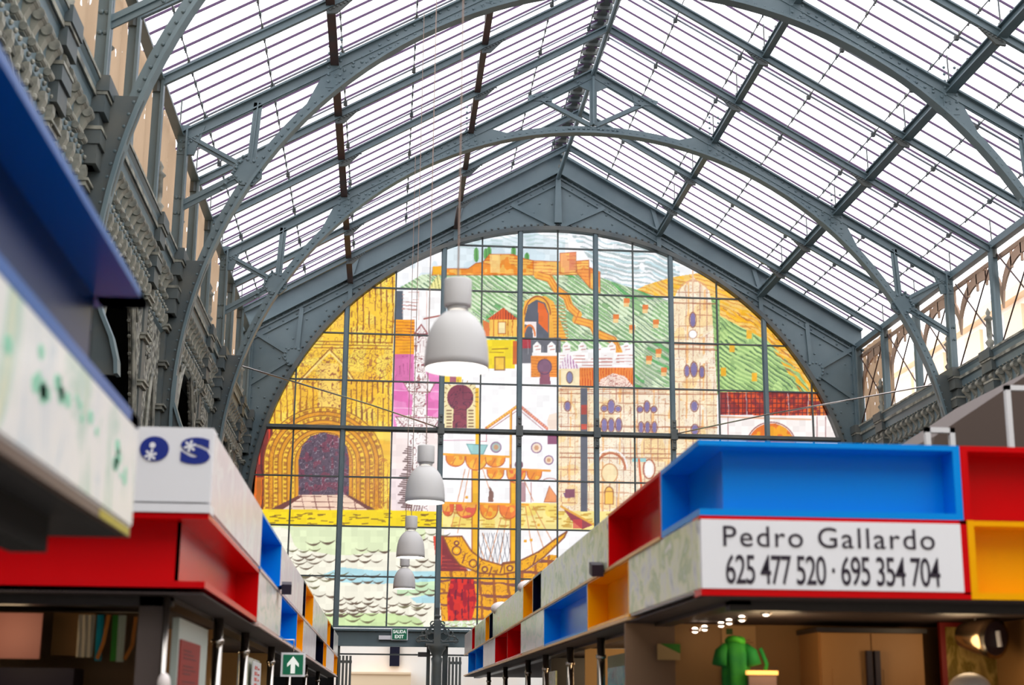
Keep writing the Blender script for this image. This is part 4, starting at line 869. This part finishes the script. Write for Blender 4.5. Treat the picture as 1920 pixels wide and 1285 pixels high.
# ---- right row, upper tier then lower tier
U = (ZM_, ZT_); Lw = (ZB_, ZM_)
open_box('red', 'red open box on the right upper tier, behind the blue corner box', 1, 8.97, 11.12, *U)
photo_panel(0, 'long printed photo panel on the right upper tier, behind the red box', 1, 11.14, 15.95, *U)
open_box('navy', 'black-navy narrow box on the right upper tier, next to the long photo panel', 1, 15.97, 16.85, *U)
open_box('yellow', 'small yellow box on the right upper tier, nearer of the two far yellow ones', 1, 16.87, 18.04, *U)
photo_panel(1, 'printed photo panel on the right upper tier, left of the ship keel in the mural', 1, 18.06, 23.0, *U)
open_box('navy', 'far black-navy narrow box on the right upper tier', 1, 23.02, 23.75, *U)
open_box('yellow', 'farthest small yellow box on the right upper tier', 1, 23.77, 24.68, *U)
photo_panel(0, 'small far photo panel on the right upper tier, before the dark red slot', 1, 24.7, 27.5, *U)
open_box('red', 'thin dark red box at the far end of the right upper tier', 1, 27.52, 28.35, *U)
photo_panel(3, 'pale rounded end panel of the right upper tier, nearest the mural doorway', 1, 28.37, 30.9, *U)
photo_panel(0, 'printed photo panel of grey market stones round the corner from the name sign', 1, 7.86, 10.18, *Lw)
open_box('yellow', 'large yellow open box on the lower tier of the right stalls', 1, 10.2, 12.3, *Lw)
open_box('blue', 'long dark blue open box on the lower tier of the right stalls', 1, 12.32, 15.66, *Lw)
photo_panel(2, 'printed photo panel on the right lower tier, between the blue and dark red boxes', 1, 15.68, 18.29, *Lw)
open_box('red', 'dark red open box with a divider on the right lower tier', 1, 18.31, 22.5, *Lw)
photo_panel(3, 'small white photo panel on the right lower tier between dark red and blue boxes', 1, 22.52, 25.12, *Lw)
open_box('blue', 'farthest blue open box of the right lower tier, beside the doorway', 1, 25.14, 29.5, *Lw)
# ---- blue corner box and name sign facing the camera
YF = 7.826; XD = -.815; e = .022; d = .17
t = thing('corner_display_box', 'big bright blue open corner box above the white name sign', 'display box', (XR_, YF, ZM_))
m = MB()
for z0, z1 in ((ZM_, ZM_+.035), (ZT_-.03, ZT_)): m.box(XR_, XD, YF, YF+d, z0, z1).box(XR_, XR_+d, YF+d, 8.95, z0, z1)
m.box(XD-.04, XD, YF, YF+d, ZM_+.035, ZT_-.03).box(XR_, XR_+d, 8.92, 8.95, ZM_+.035, ZT_-.03)
obj('frame', m, BLUE, t)
obj('back_panel', MB().box(XR_+d, XD, YF+d, YF+d+.02, ZM_, ZT_).box(XR_+d, XR_+d+.02, YF+d+.02, 8.95, ZM_, ZT_), BLUE, t)
t = thing('stall_name_sign', 'white name sign with red border reading Pedro Gallardo and two phone numbers', 'sign', (XR_, YF, ZB_))
obj('border', MB().box(XR_, XD+.015, YF, YF+.18, ZB_-.025, ZB_+.012).box(XR_, XD+.015, YF, YF+.18, ZM_-.022, ZM_-.002).box(XD-.025, XD+.015, YF, YF+.18, ZB_, ZM_), RED, t)
obj('panel', MB().box(XR_+.004, XD-.025, YF-.006, YF+.17, ZB_+.012, ZM_-.022), WHITE, t)
lettering('Pedro Gallardo', -2.165, YF-.008, 2.448, 1.175, .112, INK, t, 0.0, 1.13)
lettering('625 477 520 · 695 354 704', -2.155, YF-.008, 2.247, 1.185, .158, INK, t, .004, .9)
t = thing('open_display_box', 'red open box facing the camera at the right edge of the photo', 'display box', (XD, YF, ZM_))
obj('frame', MB().box(XD+.002, XD+.045, YF, YF+d, ZM_, ZT_).box(XD+.045, 1.2, YF, YF+d, ZT_-.03, ZT_).box(XD+.045, 1.2, YF, YF+d, ZM_, ZM_+.02), RED, t)
obj('back_panel', MB().box(XD, 1.2, YF+d, YF+d+.02, ZM_, ZT_), RED, t)
t = thing('open_display_box', 'orange-yellow open box facing the camera at the right edge, under the red one', 'display box', (XD, YF, ZB_))
obj('frame', MB().box(XD+.017, XD+.055, YF, YF+d, ZB_-.025, ZM_).box(XD+.055, 1.2, YF, YF+d, ZM_-.03, ZM_-.002).box(XD+.055, 1.2, YF, YF+d, ZB_-.025, ZB_+.01), YELL, t)
obj('back_panel', MB().box(XD+.02, 1.2, YF+d, YF+d+.02, ZB_, ZM_), YELL, t)
# ---- left row
photo_panel(3, 'white printed side panel of the corner sign with the blue letters', -1, 8.2, 11.66, ZM_+.01, 3.09)
open_box('blue', 'tall blue open box on the upper tier of the left stalls', -1, 11.68, 14.0, ZM_+.01, 3.07)
photo_panel(3, 'pale printed panel on the left upper tier beside the security camera', -1, 14.02, 18.08, ZM_+.01, 3.07)
open_box('navy', 'thin navy box on the left upper tier, nearer of two', -1, 18.1, 18.72, ZM_+.01, 3.07)
open_box('yellow', 'yellow open box on the left upper tier, nearer of two', -1, 18.74, 20.8, ZM_+.01, 3.07)
photo_panel(2, 'pale printed panel on the left upper tier between the two yellow boxes', -1, 20.82, 26.4, ZM_+.01, 3.07)
open_box('yellow', 'far narrow yellow box on the left upper tier', -1, 26.42, 28.0, ZM_+.01, 3.07)
open_box('navy', 'farthest navy box on the left upper tier', -1, 28.02, 30.0, ZM_+.01, 3.07)
photo_panel(2, 'farthest pale panel on the left upper tier beside the doorway', -1, 30.02, 33.0, ZM_+.01, 3.07)
photo_panel(2, 'pale printed panel on the left lower tier beside the red corner box', -1, 11.67, 14.32, *Lw)
open_box('blue', 'blue open box on the left lower tier', -1, 14.34, 17.05, *Lw)
open_box('yellow', 'yellow narrow box on the left lower tier next to the blue one', -1, 17.07, 18.45, *Lw)
photo_panel(3, 'pale printed panel on the left lower tier above the green arrow sign', -1, 18.47, 22.1, *Lw)
open_box('navy', 'navy box on the left lower tier', -1, 22.12, 24.95, *Lw)
open_box('yellow', 'yellow narrow box on the left lower tier, second from the doorway', -1, 24.97, 26.4, *Lw)
photo_panel(3, 'small pale panel on the left lower tier near the doorway', -1, 26.42, 30.6, *Lw)
open_box('yellow', 'farthest yellow box on the left lower tier at the doorway', -1, 30.62, 33.0, *Lw)
YL = 8.178
t = thing('corner_display_box', 'wide red open corner box under the white sign with blue letters', 'display box', (XL_, YL, ZB_))
m = MB()
for z0, z1 in ((ZB_, ZB_+.035), (ZM_-.03, ZM_)): m.box(-8.2, XL_, YL, YL+d, z0, z1).box(XL_-d, XL_, YL+d, 11.65, z0, z1)
m.box(XL_-d, XL_, 11.62, 11.65, ZB_, ZM_)
obj('frame', m, RED, t)
obj('back_panel', MB().box(-8.2, XL_-d, YL+d, YL+d+.02, ZB_, ZM_).box(XL_-d-.02, XL_-d, YL+d, 11.65, ZB_, ZM_), RED, t)
t = thing('stall_sign', 'white corner sign with blue patterned letters above the red box', 'sign', (XL_, YL, ZM_))
obj('panel', MB().box(-8.2, XL_, YL-.01, YL+.18, ZM_+.06, 3.09), WHITE, t)
obj('sill', MB().box(-8.2, XL_+.004, YL-.014, YL+.18, ZM_+.002, ZM_+.05), WHITE, t)
obj('lettering', MB().prism([(-5.272+.08*math.cos(a*.2618), 2.966+.07*math.sin(a*.2618)) for a in range(24)], YL-.0165, YL-.0135), INKB, t)
lettering('S', -5.13, YL-.014, 2.885, .165, .15, INKB, t, .06)
for cx, cz in ((-5.29, 2.93), (-5.078, 2.985)):
    m = MB()
    for k in range(6):
        a = k*math.pi/3+.3; m.prism([(cx+.008*math.cos(a-.6), cz+.008*math.sin(a-.6)), (cx+.03*math.cos(a-.25), cz+.03*math.sin(a-.25)), (cx+.036*math.cos(a), cz+.036*math.sin(a)), (cx+.03*math.cos(a+.25), cz+.03*math.sin(a+.25)), (cx+.008*math.cos(a+.6), cz+.008*math.sin(a+.6))], YL-.019, YL-.0165)
    m.prism([(cx+.011*math.cos(q*.785), cz+.011*math.sin(q*.785)) for q in range(8)], YL-.0192, YL-.0164)
    obj('flower_pattern', m, WHITE, t)
obj('dot_pattern', MB().tube([(-5.283, YL-.019, 2.985), (-5.283, YL-.0165, 2.985)], .017, 12), WHITE, t)
LEDG = mat('ledge_tan', (236, 190, 130), .4); LEDP = mat('ledge_pale', (236, 206, 196), .4)
for X, y0, y1, sd, nm, m_ in ((XR_, 8.97, 30.9, 1, 'right', LEDG), (XL_, 11.68, 33.0, -1, 'left', LEDP)):
    single('ledge', MB().box(X-sd*.012, X-sd*.003, y0, y1, ZM_-.012, ZM_+.008), m_, 'thin %s ledge strip between the two tiers of the %s stalls' % ('tan' if sd > 0 else 'pale', nm), 'ledge')
    single('ledge', MB().box(X-sd*.012, X+sd*.16, y0 if sd < 0 else 10.2, y1, ZB_-.024, ZB_-.003), m_, 'thin %s ledge strip under the lower tier of the %s stalls' % ('tan' if sd > 0 else 'pale', nm), 'ledge')
# ---- nearest left stall, blurred
YE = 5.62; XN = -4.935
t = thing('corner_display_box', 'huge blurred dark blue open box at the left edge of the photo', 'display box', (XN, YE, ZM_))
m = MB(); z1 = 3.12
for za, zb in ((ZM_+.0, ZM_+.04), (z1-.03, z1)): m.box(XN-d, XN, 1.5, YE, za, zb).box(-8, XN, YE-d, YE, za, zb)
obj('frame', m, mat('mid_blue_laminate', (0, 92, 176), .3, spec=.3), t)
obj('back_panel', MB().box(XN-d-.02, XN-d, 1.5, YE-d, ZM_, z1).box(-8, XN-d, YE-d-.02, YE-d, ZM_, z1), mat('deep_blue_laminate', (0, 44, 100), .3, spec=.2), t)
t = thing('photo_panel', 'large blurred pale photo panel with green marks at the left edge', 'printed panel', (XN, YE, ZB_))
obj('casing', MB().box(XN-.19, XN-.006, 1.5, YE, 2.235, ZM_-.002).box(-8, XN-.19, YE-.19, YE, 2.235, ZM_-.002), WHITE, t)
obj('print', MB().box(XN-.006, XN+.002, 1.52, YE-.01, 2.245, ZM_-.01), PH[4], t)
gm = mat('green_foliage_print', (150, 222, 190), .5)
rg = random.Random(2)
for k in range(26):
    y = 3.3+rg.random()*2.1; z = 2.56-rg.random()*.12-(y-3.4)*.03; r = .012+.02*rg.random()
    obj('leaf_print', MB().prism([(y+r*1.6*math.cos(a*.785), z+r*math.sin(a*.785)) for a in range(8)], XN+.0018, XN+.003, 'x'), gm, t)
t = thing('market_stall', 'dark underside and shutter rails of the nearest stall at the left edge', 'market stall', (XN, YE, 0))
obj('edge_strip', MB().box(XN-.03, XN-.004, 1.5, YE-.01, 2.2, 2.235), mat('brown_edge_strip', (96, 76, 66), .35), t)
obj('edge_strip', MB().box(XN-.028, XN-.002, 5.0, YE-.04, 2.203, 2.232), mat('olive_edge_strip', (186, 172, 40), .4), t, label='yellow length of edge strip')  # yellow reflection on the brown strip, added as a coloured piece
obj('soffit', MB().box(-8, XN-.03, 1.5, YE-.01, 2.2, 2.22), mat('near_black_soffit', (24, 22, 25), .6), t)
obj('shutter_rail', MB().box(-5.22, -5.1, 1.5, 5.0, 2.08, 2.2), BLACKM, t); obj('shutter_rail', MB().box(-5.5, -5.3, 1.5, 4.9, 2.02, 2.2), DARKM, t)
obj('rear_wall', MB().box(-7.4, -7.3, 1.5, 5.0, 0, 2.2), DARKM, t)
# ---- stall bodies
def body(label, x0, x1, y0, y1, side, mwall):
    """canopy, lintels, back wall and counter of one stall block; the aisle face is at x0"""
    t = thing('market_stall', label, 'market stall', (x0, y0, 0)); o = side
    obj('canopy', MB().box(x0+.19*o, x1, y0+.19, y1, 3.0, 3.04), DARKM, t)
    obj('soffit', MB().box(x0+.01*o, x1, y0+.01, y1, ZB_-.035, ZB_-.026), SOFF, t)
    obj('lintel', MB().box(x0+.2*o, x0+.32*o, y0+.2, y1, 2.15, ZB_-.03).box(x0+.2*o, x1, y0+.2, y0+.3, 2.12, ZB_-.03), DARKM, t)
    obj('counter', MB().box(x0+.2*o, x0+.8*o, y0+.2, y1, 0, 1.1).box(x0+.2*o, x1, y0+.2, y0+.8, 0, 1.1).box(x0+.15*o, x0+.85*o, y0+.15, y1, 1.1, 1.14), CHROME, t)
    obj('rear_wall', MB().box(x0+2.4*o, x0+2.45*o, y0+.9, y1, 0, 2.17), mwall, t)
    return t
sr = body('stall block of the right row under the blue corner box and printed panels', XR_, 1.2, YF, 30.9, 1, TAN)
sl = body('stall block of the left row under the red corner box and printed panels', XL_, -8.2, YL, 33.0, -1, TAN)
def posts(t, X, ys, side):
    for y in ys:
        obj('post', MB().tube([(X, y, 0), (X, y, 2.17)], .035, 12).tube([(X, y, 2.0), (X, y, 2.03)], .045, 12), CHROME, t, True)
posts(sr, XR_+.16, [10.63, 12.62, 14.72, 16.93, 19.0, 22.5, 26], 1)
posts(sl, XL_-.16, [10.44, 12.49, 15.5, 18.5, 22.5, 27], -1)
obj('post', MB().tube([(-5.17, YL+.12, 0), (-5.17, YL+.12, 2.17)], .018, 10), CHROME, sl, True)
obj('corner_pillar', MB().box(-5.33, -5.2, YL+.2, YL+.4, 0, 2.2), mat('dark_grey_pillar', (86, 74, 70), .5), sl)
# partitions seen between the posts, right row
def board(name, label, cat, x0, x1, y0, y1, z0, z1, m_): return single(name, MB().box(x0, x1, y0, y1, z0, z1), m_, label, cat)
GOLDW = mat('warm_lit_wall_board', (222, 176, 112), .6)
board('partition', 'tan wall board behind the second and third posts of the right stalls', 'partition', XR_+.34, XR_+2.4, 11.5, 11.56, 1.14, 2.17, TAN)
board('partition', 'pale golden partition in the right stalls between two steel posts', 'partition', XR_+.34, XR_+2.4, 14.95, 15.0, 1.14, 2.17, GOLDW)
board('partition', 'dark partition farther along the right stalls', 'partition', XR_+.34, XR_+2.4, 18.0, 18.05, 1.14, 2.17, DARKM)
TEAL = photo_mat('turquoise_print', [(0, 120, 140), (30, 170, 190), (60, 200, 205), (150, 220, 200), (20, 150, 160)], 7, (1, 1, 2))
t = thing('poster', 'turquoise poster with white marks between two steel posts on the right', 'poster', (XR_+.3, 13.0, 1.15))
obj('print', MB().box(XR_+.28, XR_+.3, 11.7, 13.05, 1.15, 1.93), TEAL, t); obj('header_strip', MB().box(XR_+.28, XR_+.3, 11.7, 13.05, 1.93, 2.03), mat('olive_strip', (150, 150, 96), .5), t)
board('poster', 'small colourful poster far along the right stalls under the lintel', 'poster', XR_+.3, XR_+.32, 17.2, 18.6, 1.6, 2.0, PH[1])
# ---- inside the near right stall
struct('trim_2', MB().box(-1.95, 1.2, 10.3, 10.35, 0, 2.17), TAN)
cb = thing('wall_cabinet', 'tan two-door cabinet with dark handles in the right stall', 'cabinet', (-1.06, 9.8, 1.2))
obj('body', MB().box(-1.07, -.35, 9.82, 10.28, 1.2, 2.1), TAN2, cb); obj('cornice', MB().box(-1.09, -.33, 9.78, 10.28, 2.1, 2.13), DARKM, cb)
for x0, x1, hx in ((-1.06, -.72, -.745), (-.712, -.36, -.69)):
    dd = obj('door', MB().box(x0, x1, 9.795, 9.82, 1.22, 2.095).box(x0+.07, x1-.07, 9.79, 9.795, 1.3, 1.86), TAN2, cb); obj('handle', MB().box(hx-.018, hx+.018, 9.75, 9.79, 1.72, 1.98), INK, dd)
t = thing('notice', 'tan paper notice with green emblem pinned in the right stall', 'notice', (-1.55, 10.28, 1.9))
obj('sheet', MB().box(-1.62, -1.38, 10.28, 10.3, 1.9, 2.16), mat('kraft_paper', (206, 160, 104), .7), t)
m = MB()
for k in range(9): m.box(-1.59, -1.42+.02*(k % 3 == 1), 10.276, 10.28, 2.06-k*.016, 2.064-k*.016)
obj('text_lines', m, mat('faded_ink', (140, 100, 60), .7), t); obj('emblem', MB().box(-1.59, -1.545, 10.275, 10.28, 2.1, 2.14), mat('emblem_green', (60, 90, 30), .7), t)
board('wall_panel', 'brown panel board under the notice in the right stall', 'panel', -1.62, -1.25, 10.2, 10.27, 1.2, 1.88, mat('panel_brown', (150, 112, 74), .6))
t = thing('display_card', 'cream and green card on the side wall of the right stall', 'card', (-1.95, 10.28, 1.9))
obj('card', MB().box(-2.08, -1.92, 10.27, 10.28, 1.92, 2.03), mat('cream_card', (190, 160, 110), .7), t)
obj('green_corner', MB().prism([(-2.06, 2.03), (-1.92, 2.03), (-1.92, 1.965)], 10.265, 10.27), mat('card_green', (50, 130, 20), .6), t)
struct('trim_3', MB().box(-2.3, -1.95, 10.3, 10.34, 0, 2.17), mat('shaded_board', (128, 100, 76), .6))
# downlights on the canopy underside
DL = mat('downlight_lens', (255, 236, 214), .5, emit=((255, 232, 208), 9))
dl0 = None
for k, (px_, py_, r) in enumerate([(1303, 1180, .024), (1321, 1176, .024), (1352, 1169, .018), (1367, 1164, .026), (1391, 1158, .026), (1436, 1147, .028)]):
    x, y, z = at(px_, py_, Y=10.12) if k < 3 else at(px_, py_, Z=2.165)
    if dl0 is None:
        dl0 = thing('downlight', 'small round lit downlight under the right stall canopy', 'downlight', (x, y, z), 'downlights under the right canopy')
        obj('rim', MB().lathe([(r+.012, 0), (r+.012, -.012), (r, -.02), (r, 0)], (x, y, z), 16), CHROME, dl0); obj('lens', MB().sphere((x, y, z-.008), r, 12, 8, 1, 1, .8), DL, dl0)
    else: copy_tree(dl0, (x, y, z))
# green garment
GR = mat('green_cloth', (0, 112, 40), .8, noise=(6, (40, 140, 24), .45, .7))
t = thing('garment', 'bright green garment hanging in the right stall', 'garment', (-1.68, 9.6, 1.2))
V = []; F = []; n = 28
for j, (z, rx, ry) in enumerate([(2.05, .03, .03), (2.03, .05, .04), (1.99, .085, .05), (1.94, .09, .06), (1.86, .085, .06), (1.7, .09, .06), (1.4, .1, .07), (1.2, .11, .07)]):
    for k in range(n):
        a = 2*math.pi*k/n; f = 1+.13*math.sin(a*6+z*4)*(j > 2); V.append((-1.69+rx*f*math.cos(a), 9.6+ry*f*math.sin(a), z))
for j in range(7):
    for k in range(n): F.append((j*n+k, j*n+(k+1) % n, (j+1)*n+(k+1) % n, (j+1)*n+k))
obj('body', MB().add(V, F), GR, t, True)
for s in (-1, 1): obj('sleeve', MB().tube([(-1.69+s*.06, 9.6, 1.99), (-1.69+s*.1, 9.58, 1.95), (-1.69+s*.115, 9.57, 1.87)], [.03, .042, .05], 12), GR, t, True)
obj('collar', MB().tube([(-1.69+.05*math.cos(a*.524), 9.6+.05*math.sin(a*.524), 2.03+.01*math.sin(a)) for a in range(13)], .02, 8), mat('light_green_cloth', (60, 160, 30), .8), t, True)
obj('sash', MB().tube([(-1.53, 9.58, 1.98), (-1.49, 9.58, 1.88), (-1.5, 9.58, 1.84)], .014, 8), GR, t, True)
t = thing('lit_box', 'small grey box with glowing warm top edge below the green garment', 'counter lamp', (-1.53, 9.5, 1.2))
obj('body', MB().box(-1.63, -1.45, 9.5, 9.62, 1.14, 1.81), mat('mauve_grey_box', (150, 120, 112), .6), t); obj('lit_rim', MB().box(-1.64, -1.44, 9.49, 9.62, 1.81, 1.835), mat('warm_glow', (255, 190, 100), .5, emit=((255, 180, 90), 1.6)), t)
t = thing('menu_board', 'red framed board with green plant print at the right edge', 'board', (-.2, 9.7, 1.2))
obj('frame', MB().box(-.27, -.235, 9.7, 9.74, 1.2, 2.17).box(-.235, .35, 9.7, 9.74, 2.14, 2.17), mat('dark_red_frame', (130, 20, 12), .5), t)
obj('print', MB().box(-.235, .35, 9.71, 9.74, 1.2, 2.14), photo_mat('plant_print', [(150, 120, 60), (120, 100, 30), (190, 160, 90), (160, 130, 70), (90, 80, 30)], 3, (2.5, 1, 1)), t)
t = thing('round_spotlight', 'round chrome spotlight head hanging at the lower right corner', 'spotlight', (.08, 9.2, 2.0))
c = at(1866, 1198, Y=9.2); ax_ = Vector((.5, -1, -.12)).normalized()
obj('shell', MB().tube([c-ax_*.3, c-ax_*.26, c-ax_*.15, c-ax_*.05, c], [.03, .08, .11, .125, .13], 28), mat('brass_chrome', (190, 165, 130), .25, metal=1), t, True)
obj('lens', MB().tube([c+ax_*.001, c+ax_*.006], .105, 28), INK, t); obj('bulb', MB().tube([c+ax_*.01+Vector((.02, 0, -.05)), c+ax_*.012+Vector((.01, 0, .05))], .017, 8), WHITE, t)
obj('bracket', MB().tube([c-ax_*.15+Vector((0, 0, .1)), c-ax_*.15+Vector((0, 0, .19))], .012, 6), CHROME, t)
DOM = mat('white_dome_plastic', (246, 236, 232), .4)
single('domed_lamp', MB().sphere((-.37, 9.0, 1.72), .13, 20, 12, 1, 1, .8), DOM, 'white dome peeping up at the bottom edge below the cabinet', 'counter lamp', smooth=True)
single('domed_lamp', MB().sphere((-5.13, 8.1, 1.70), .035, 16, 10, 1, 1, 1.6), DOM, 'small white rounded knob at the bottom edge beside the left corner pole', 'counter lamp', smooth=True)
# ---- inside the near left stall
struct('trim_4', MB().box(-8.2, -5.4, 9.9, 9.95, 0, 2.17), mat('brown_tiled_wall', (140, 104, 62), .5))
board('wall_shelf_unit', 'brown shelf cupboard behind the hanging cloths in the left stall', 'cupboard', -6.03, -5.78, 9.5, 9.88, 1.88, 2.14, mat('ochre_wood', (150, 104, 44), .6))
PINK = mat('dusty_pink_board', (176, 116, 108), .6)
board('board', 'dusty pink board at the bottom left corner', 'board', -6.7, -6.03, 9.2, 9.23, 1.85, 2.12, PINK)
board('appliance', 'black appliance box at the bottom left corner under the pink board', 'appliance', -6.3, -5.84, 9.3, 9.6, 1.14, 1.8, INK)
cl_ = [('white-grey cloth hanging left of the blue one', -5.8, -5.705, 1.86, (186, 176, 156)), ('turquoise-blue cloth strip hanging in the left stall', -5.69, -5.65, 1.84, (0, 172, 196)), ('green cloth strip hanging in the left stall', -5.6, -5.565, 1.84, (96, 186, 78)), ('white cloth strip hanging right of the green one', -5.565, -5.52, 1.835, (214, 222, 206))]
for lb, x0, x1, zb, cc in cl_:
    n = 8; m = MB(); V = []; F = []
    for i in range(n+1):
        x = x0+(x1-x0)*i/n
        for z in (2.11, 1.98, zb): V.append((x, 9.12+.008*math.sin(i*2.2+z*8), z))
    for i in range(n):
        for j in range(2): k = i*3+j; F.append((k, k+1, k+4, k+3))
    o = single('hanging_cloth', m.add(V, F), mat('cloth', cc, .8), lb, 'cloth'); md = o.modifiers.new('s', 'SOLIDIFY'); md.thickness = .006
for lb, p in (('orange ribbon hanging between the blue and green cloths', [(-5.62, 9.1, 2.11), (-5.64, 9.1, 1.95), (-5.67, 9.1, 1.85)]), ('orange ribbon hanging right of the white cloth strip', [(-5.46, 9.1, 2.1), (-5.47, 9.1, 1.93), (-5.51, 9.1, 1.85)])):
    single('ribbon', MB().bar(p[0], p[1], .02, .02).bar(p[1], p[2], .02, .02), mat('orange_ribbon', (190, 112, 20), .6), lb, 'ribbon')
t = thing('whiteboard', 'white board carrying a dark red menu sheet behind the left steel poles', 'board', (-5.12, 9.6, 1.2))
obj('board', MB().box(XL_-.24, XL_-.2, 8.75, 10.2, 1.14, 2.08), mat('pale_board', (196, 208, 200), .4), t)
obj('menu_sheet', MB().box(XL_-.2, XL_-.19, 8.8, 9.75, 1.14, 1.96), mat('dark_red_sheet', (150, 30, 26), .5), t)
for k, w_ in enumerate(('menu', 'tapas', 'bar')):
    m = MB()
    for q in range(3): m.box(XL_-.19, XL_-.188, 8.95, 9.3+.12*((q+k) % 3), 1.9-.09*k-.022*q, 1.905-.09*k-.022*q)
    obj('text_lines', m, INK, t)
board('poster', 'grey print poster between the second and third poles on the left', 'poster', XL_-.22, XL_-.2, 12.6, 14.6, 1.2, 2.0, PH[0])
t = thing('banner', 'white banner with upright red lettering beside the green arrow sign', 'banner', (XL_-.15, 13.3, 1.4))
obj('sheet', MB().box(XL_-.17, XL_-.16, 13.4, 14.3, 1.2, 1.97), WHITE, t)
m = MB()
for k in range(7): m.box(XL_-.16, XL_-.156, 13.6, 13.85, 1.9-k*.05, 1.93-k*.05).box(XL_-.16, XL_-.156, 13.95, 14.1, 1.9-k*.05, 1.915-k*.05)
obj('print_marks', m, RED, t)
board('partition', 'brown partition between the first two poles of the left stalls', 'partition', -7.3, XL_-.34, 12.0, 12.05, 1.14, 2.17, TAN)
board('partition', 'tan partition far along the left stalls', 'partition', -7.3, XL_-.34, 17.5, 17.55, 1.14, 2.17, GOLDW)
# arrow sign
t = thing('exit_arrow_sign', 'green emergency sign with a white arrow hanging from the left stalls', 'sign', (-4.83, 14.5, 1.97))
obj('frame', MB().box(-4.945, -4.715, 14.5, 14.53, 1.855, 2.08), WHITE, t); obj('panel', MB().box(-4.925, -4.735, 14.494, 14.5, 1.875, 2.06), GREEN, t)
obj('arrow', MB().prism([(-4.85, 1.885), (-4.81, 1.885), (-4.81, 1.975), (-4.775, 1.945), (-4.775, 1.975), (-4.83, 2.045), (-4.885, 1.975), (-4.885, 1.945), (-4.85, 1.975)], 14.488, 14.494), PICT, t)
obj('hanger', MB().tube([(-4.83, 14.515, 2.08), (-4.83, 14.515, 2.2), (-4.96, 14.515, 2.2)], .008, 6), CHROME, t)
def seccam(label, x, y, z, s):
    t = thing('security_camera', label, 'security camera', (x, y, z))
    obj('body', MB().bar((x, y, z), (x+s*.02, y-.3, z-.05), .09, .09), INK, t); obj('mount', MB().tube([(x-s*.08, y, z-.02), (x, y-.1, z+.0)], .02, 6), INK, t)
seccam('dark security camera on the left stalls between the tiers', XL_+.07, 13.9, 2.66, 1)
seccam('dark security camera on the right stalls between the tiers', XR_-.05, 11.5, 2.66, -1)
for lb, y, r in (('pale blue dome on top of the right stalls, nearer one', 18.4, .1), ('white dome on top of the right stalls, farther one', 22.6, .12)):
    single('roof_dome', MB().sphere((XR_+.1, y, 3.04), r, 16, 8, 1.4, 1.4, .9), DOM, lb, 'dome', smooth=True)
# brown hoarding and white frames above the right stall
t = thing('hoarding', 'brown sloped hoarding rising behind the right stall boxes', 'hoarding', (1.5, 10.6, 3.0))
a, b_, c_ = at(1735, 850, Y=10.6), at(1753, 818, Y=10.6), at(1960, 680, Y=10.6)
obj('panel', MB().prism([(at(1715, 850, Y=10.6).x, 3.04), (b_.x, b_.z), (c_.x, c_.z), (c_.x+1.5, c_.z+.2), (c_.x+1.5, 3.04)], 10.6, 12.4), BROWNP, t)
WF = mat('white_window_frame', (226, 226, 226), .5)
for lb, px0, py0, px1 in (('small white frame corner standing on the right stall roof', 1735, 801, 1790), ('larger white window frame standing on the stall roof at the right edge', 1885, 722, 1990)):
    p = at(px0, py0, Y=9.6); q = at(px1, py0, Y=9.6); wd = .035
    single('white_frame', MB().box(p.x, p.x+wd, 9.6, 9.64, 3.04, p.z).box(p.x, q.x, 9.6, 9.64, p.z-wd, p.z).box(q.x-wd, q.x, 9.6, 9.64, 3.04, p.z), WF, lb, 'frame')
# ---- stall lamps: warm light from the fittings under the canopies
def lamp_light(x, y, z, e_, c=(1, .72, .42), r=.15):
    l = bpy.data.lights.new('stall_light', 'POINT'); l.energy = e_; l.color = c; l.shadow_soft_size = r
    o = bpy.data.objects.new('stall_light', l); COL.objects.link(o); o.location = (x, y, z)
for a in ((-1.5, 9.3, 2.0, 6), (-.3, 9.2, 2.0, 5), (-1.2, 13.6, 2.0, 24), (-1.3, 16.5, 2.0, 16), (-6.2, 8.9, 2.0, 2.5), (-5.9, 11.2, 2.0, 3), (-5.9, 15, 2, 5)): lamp_light(*a)
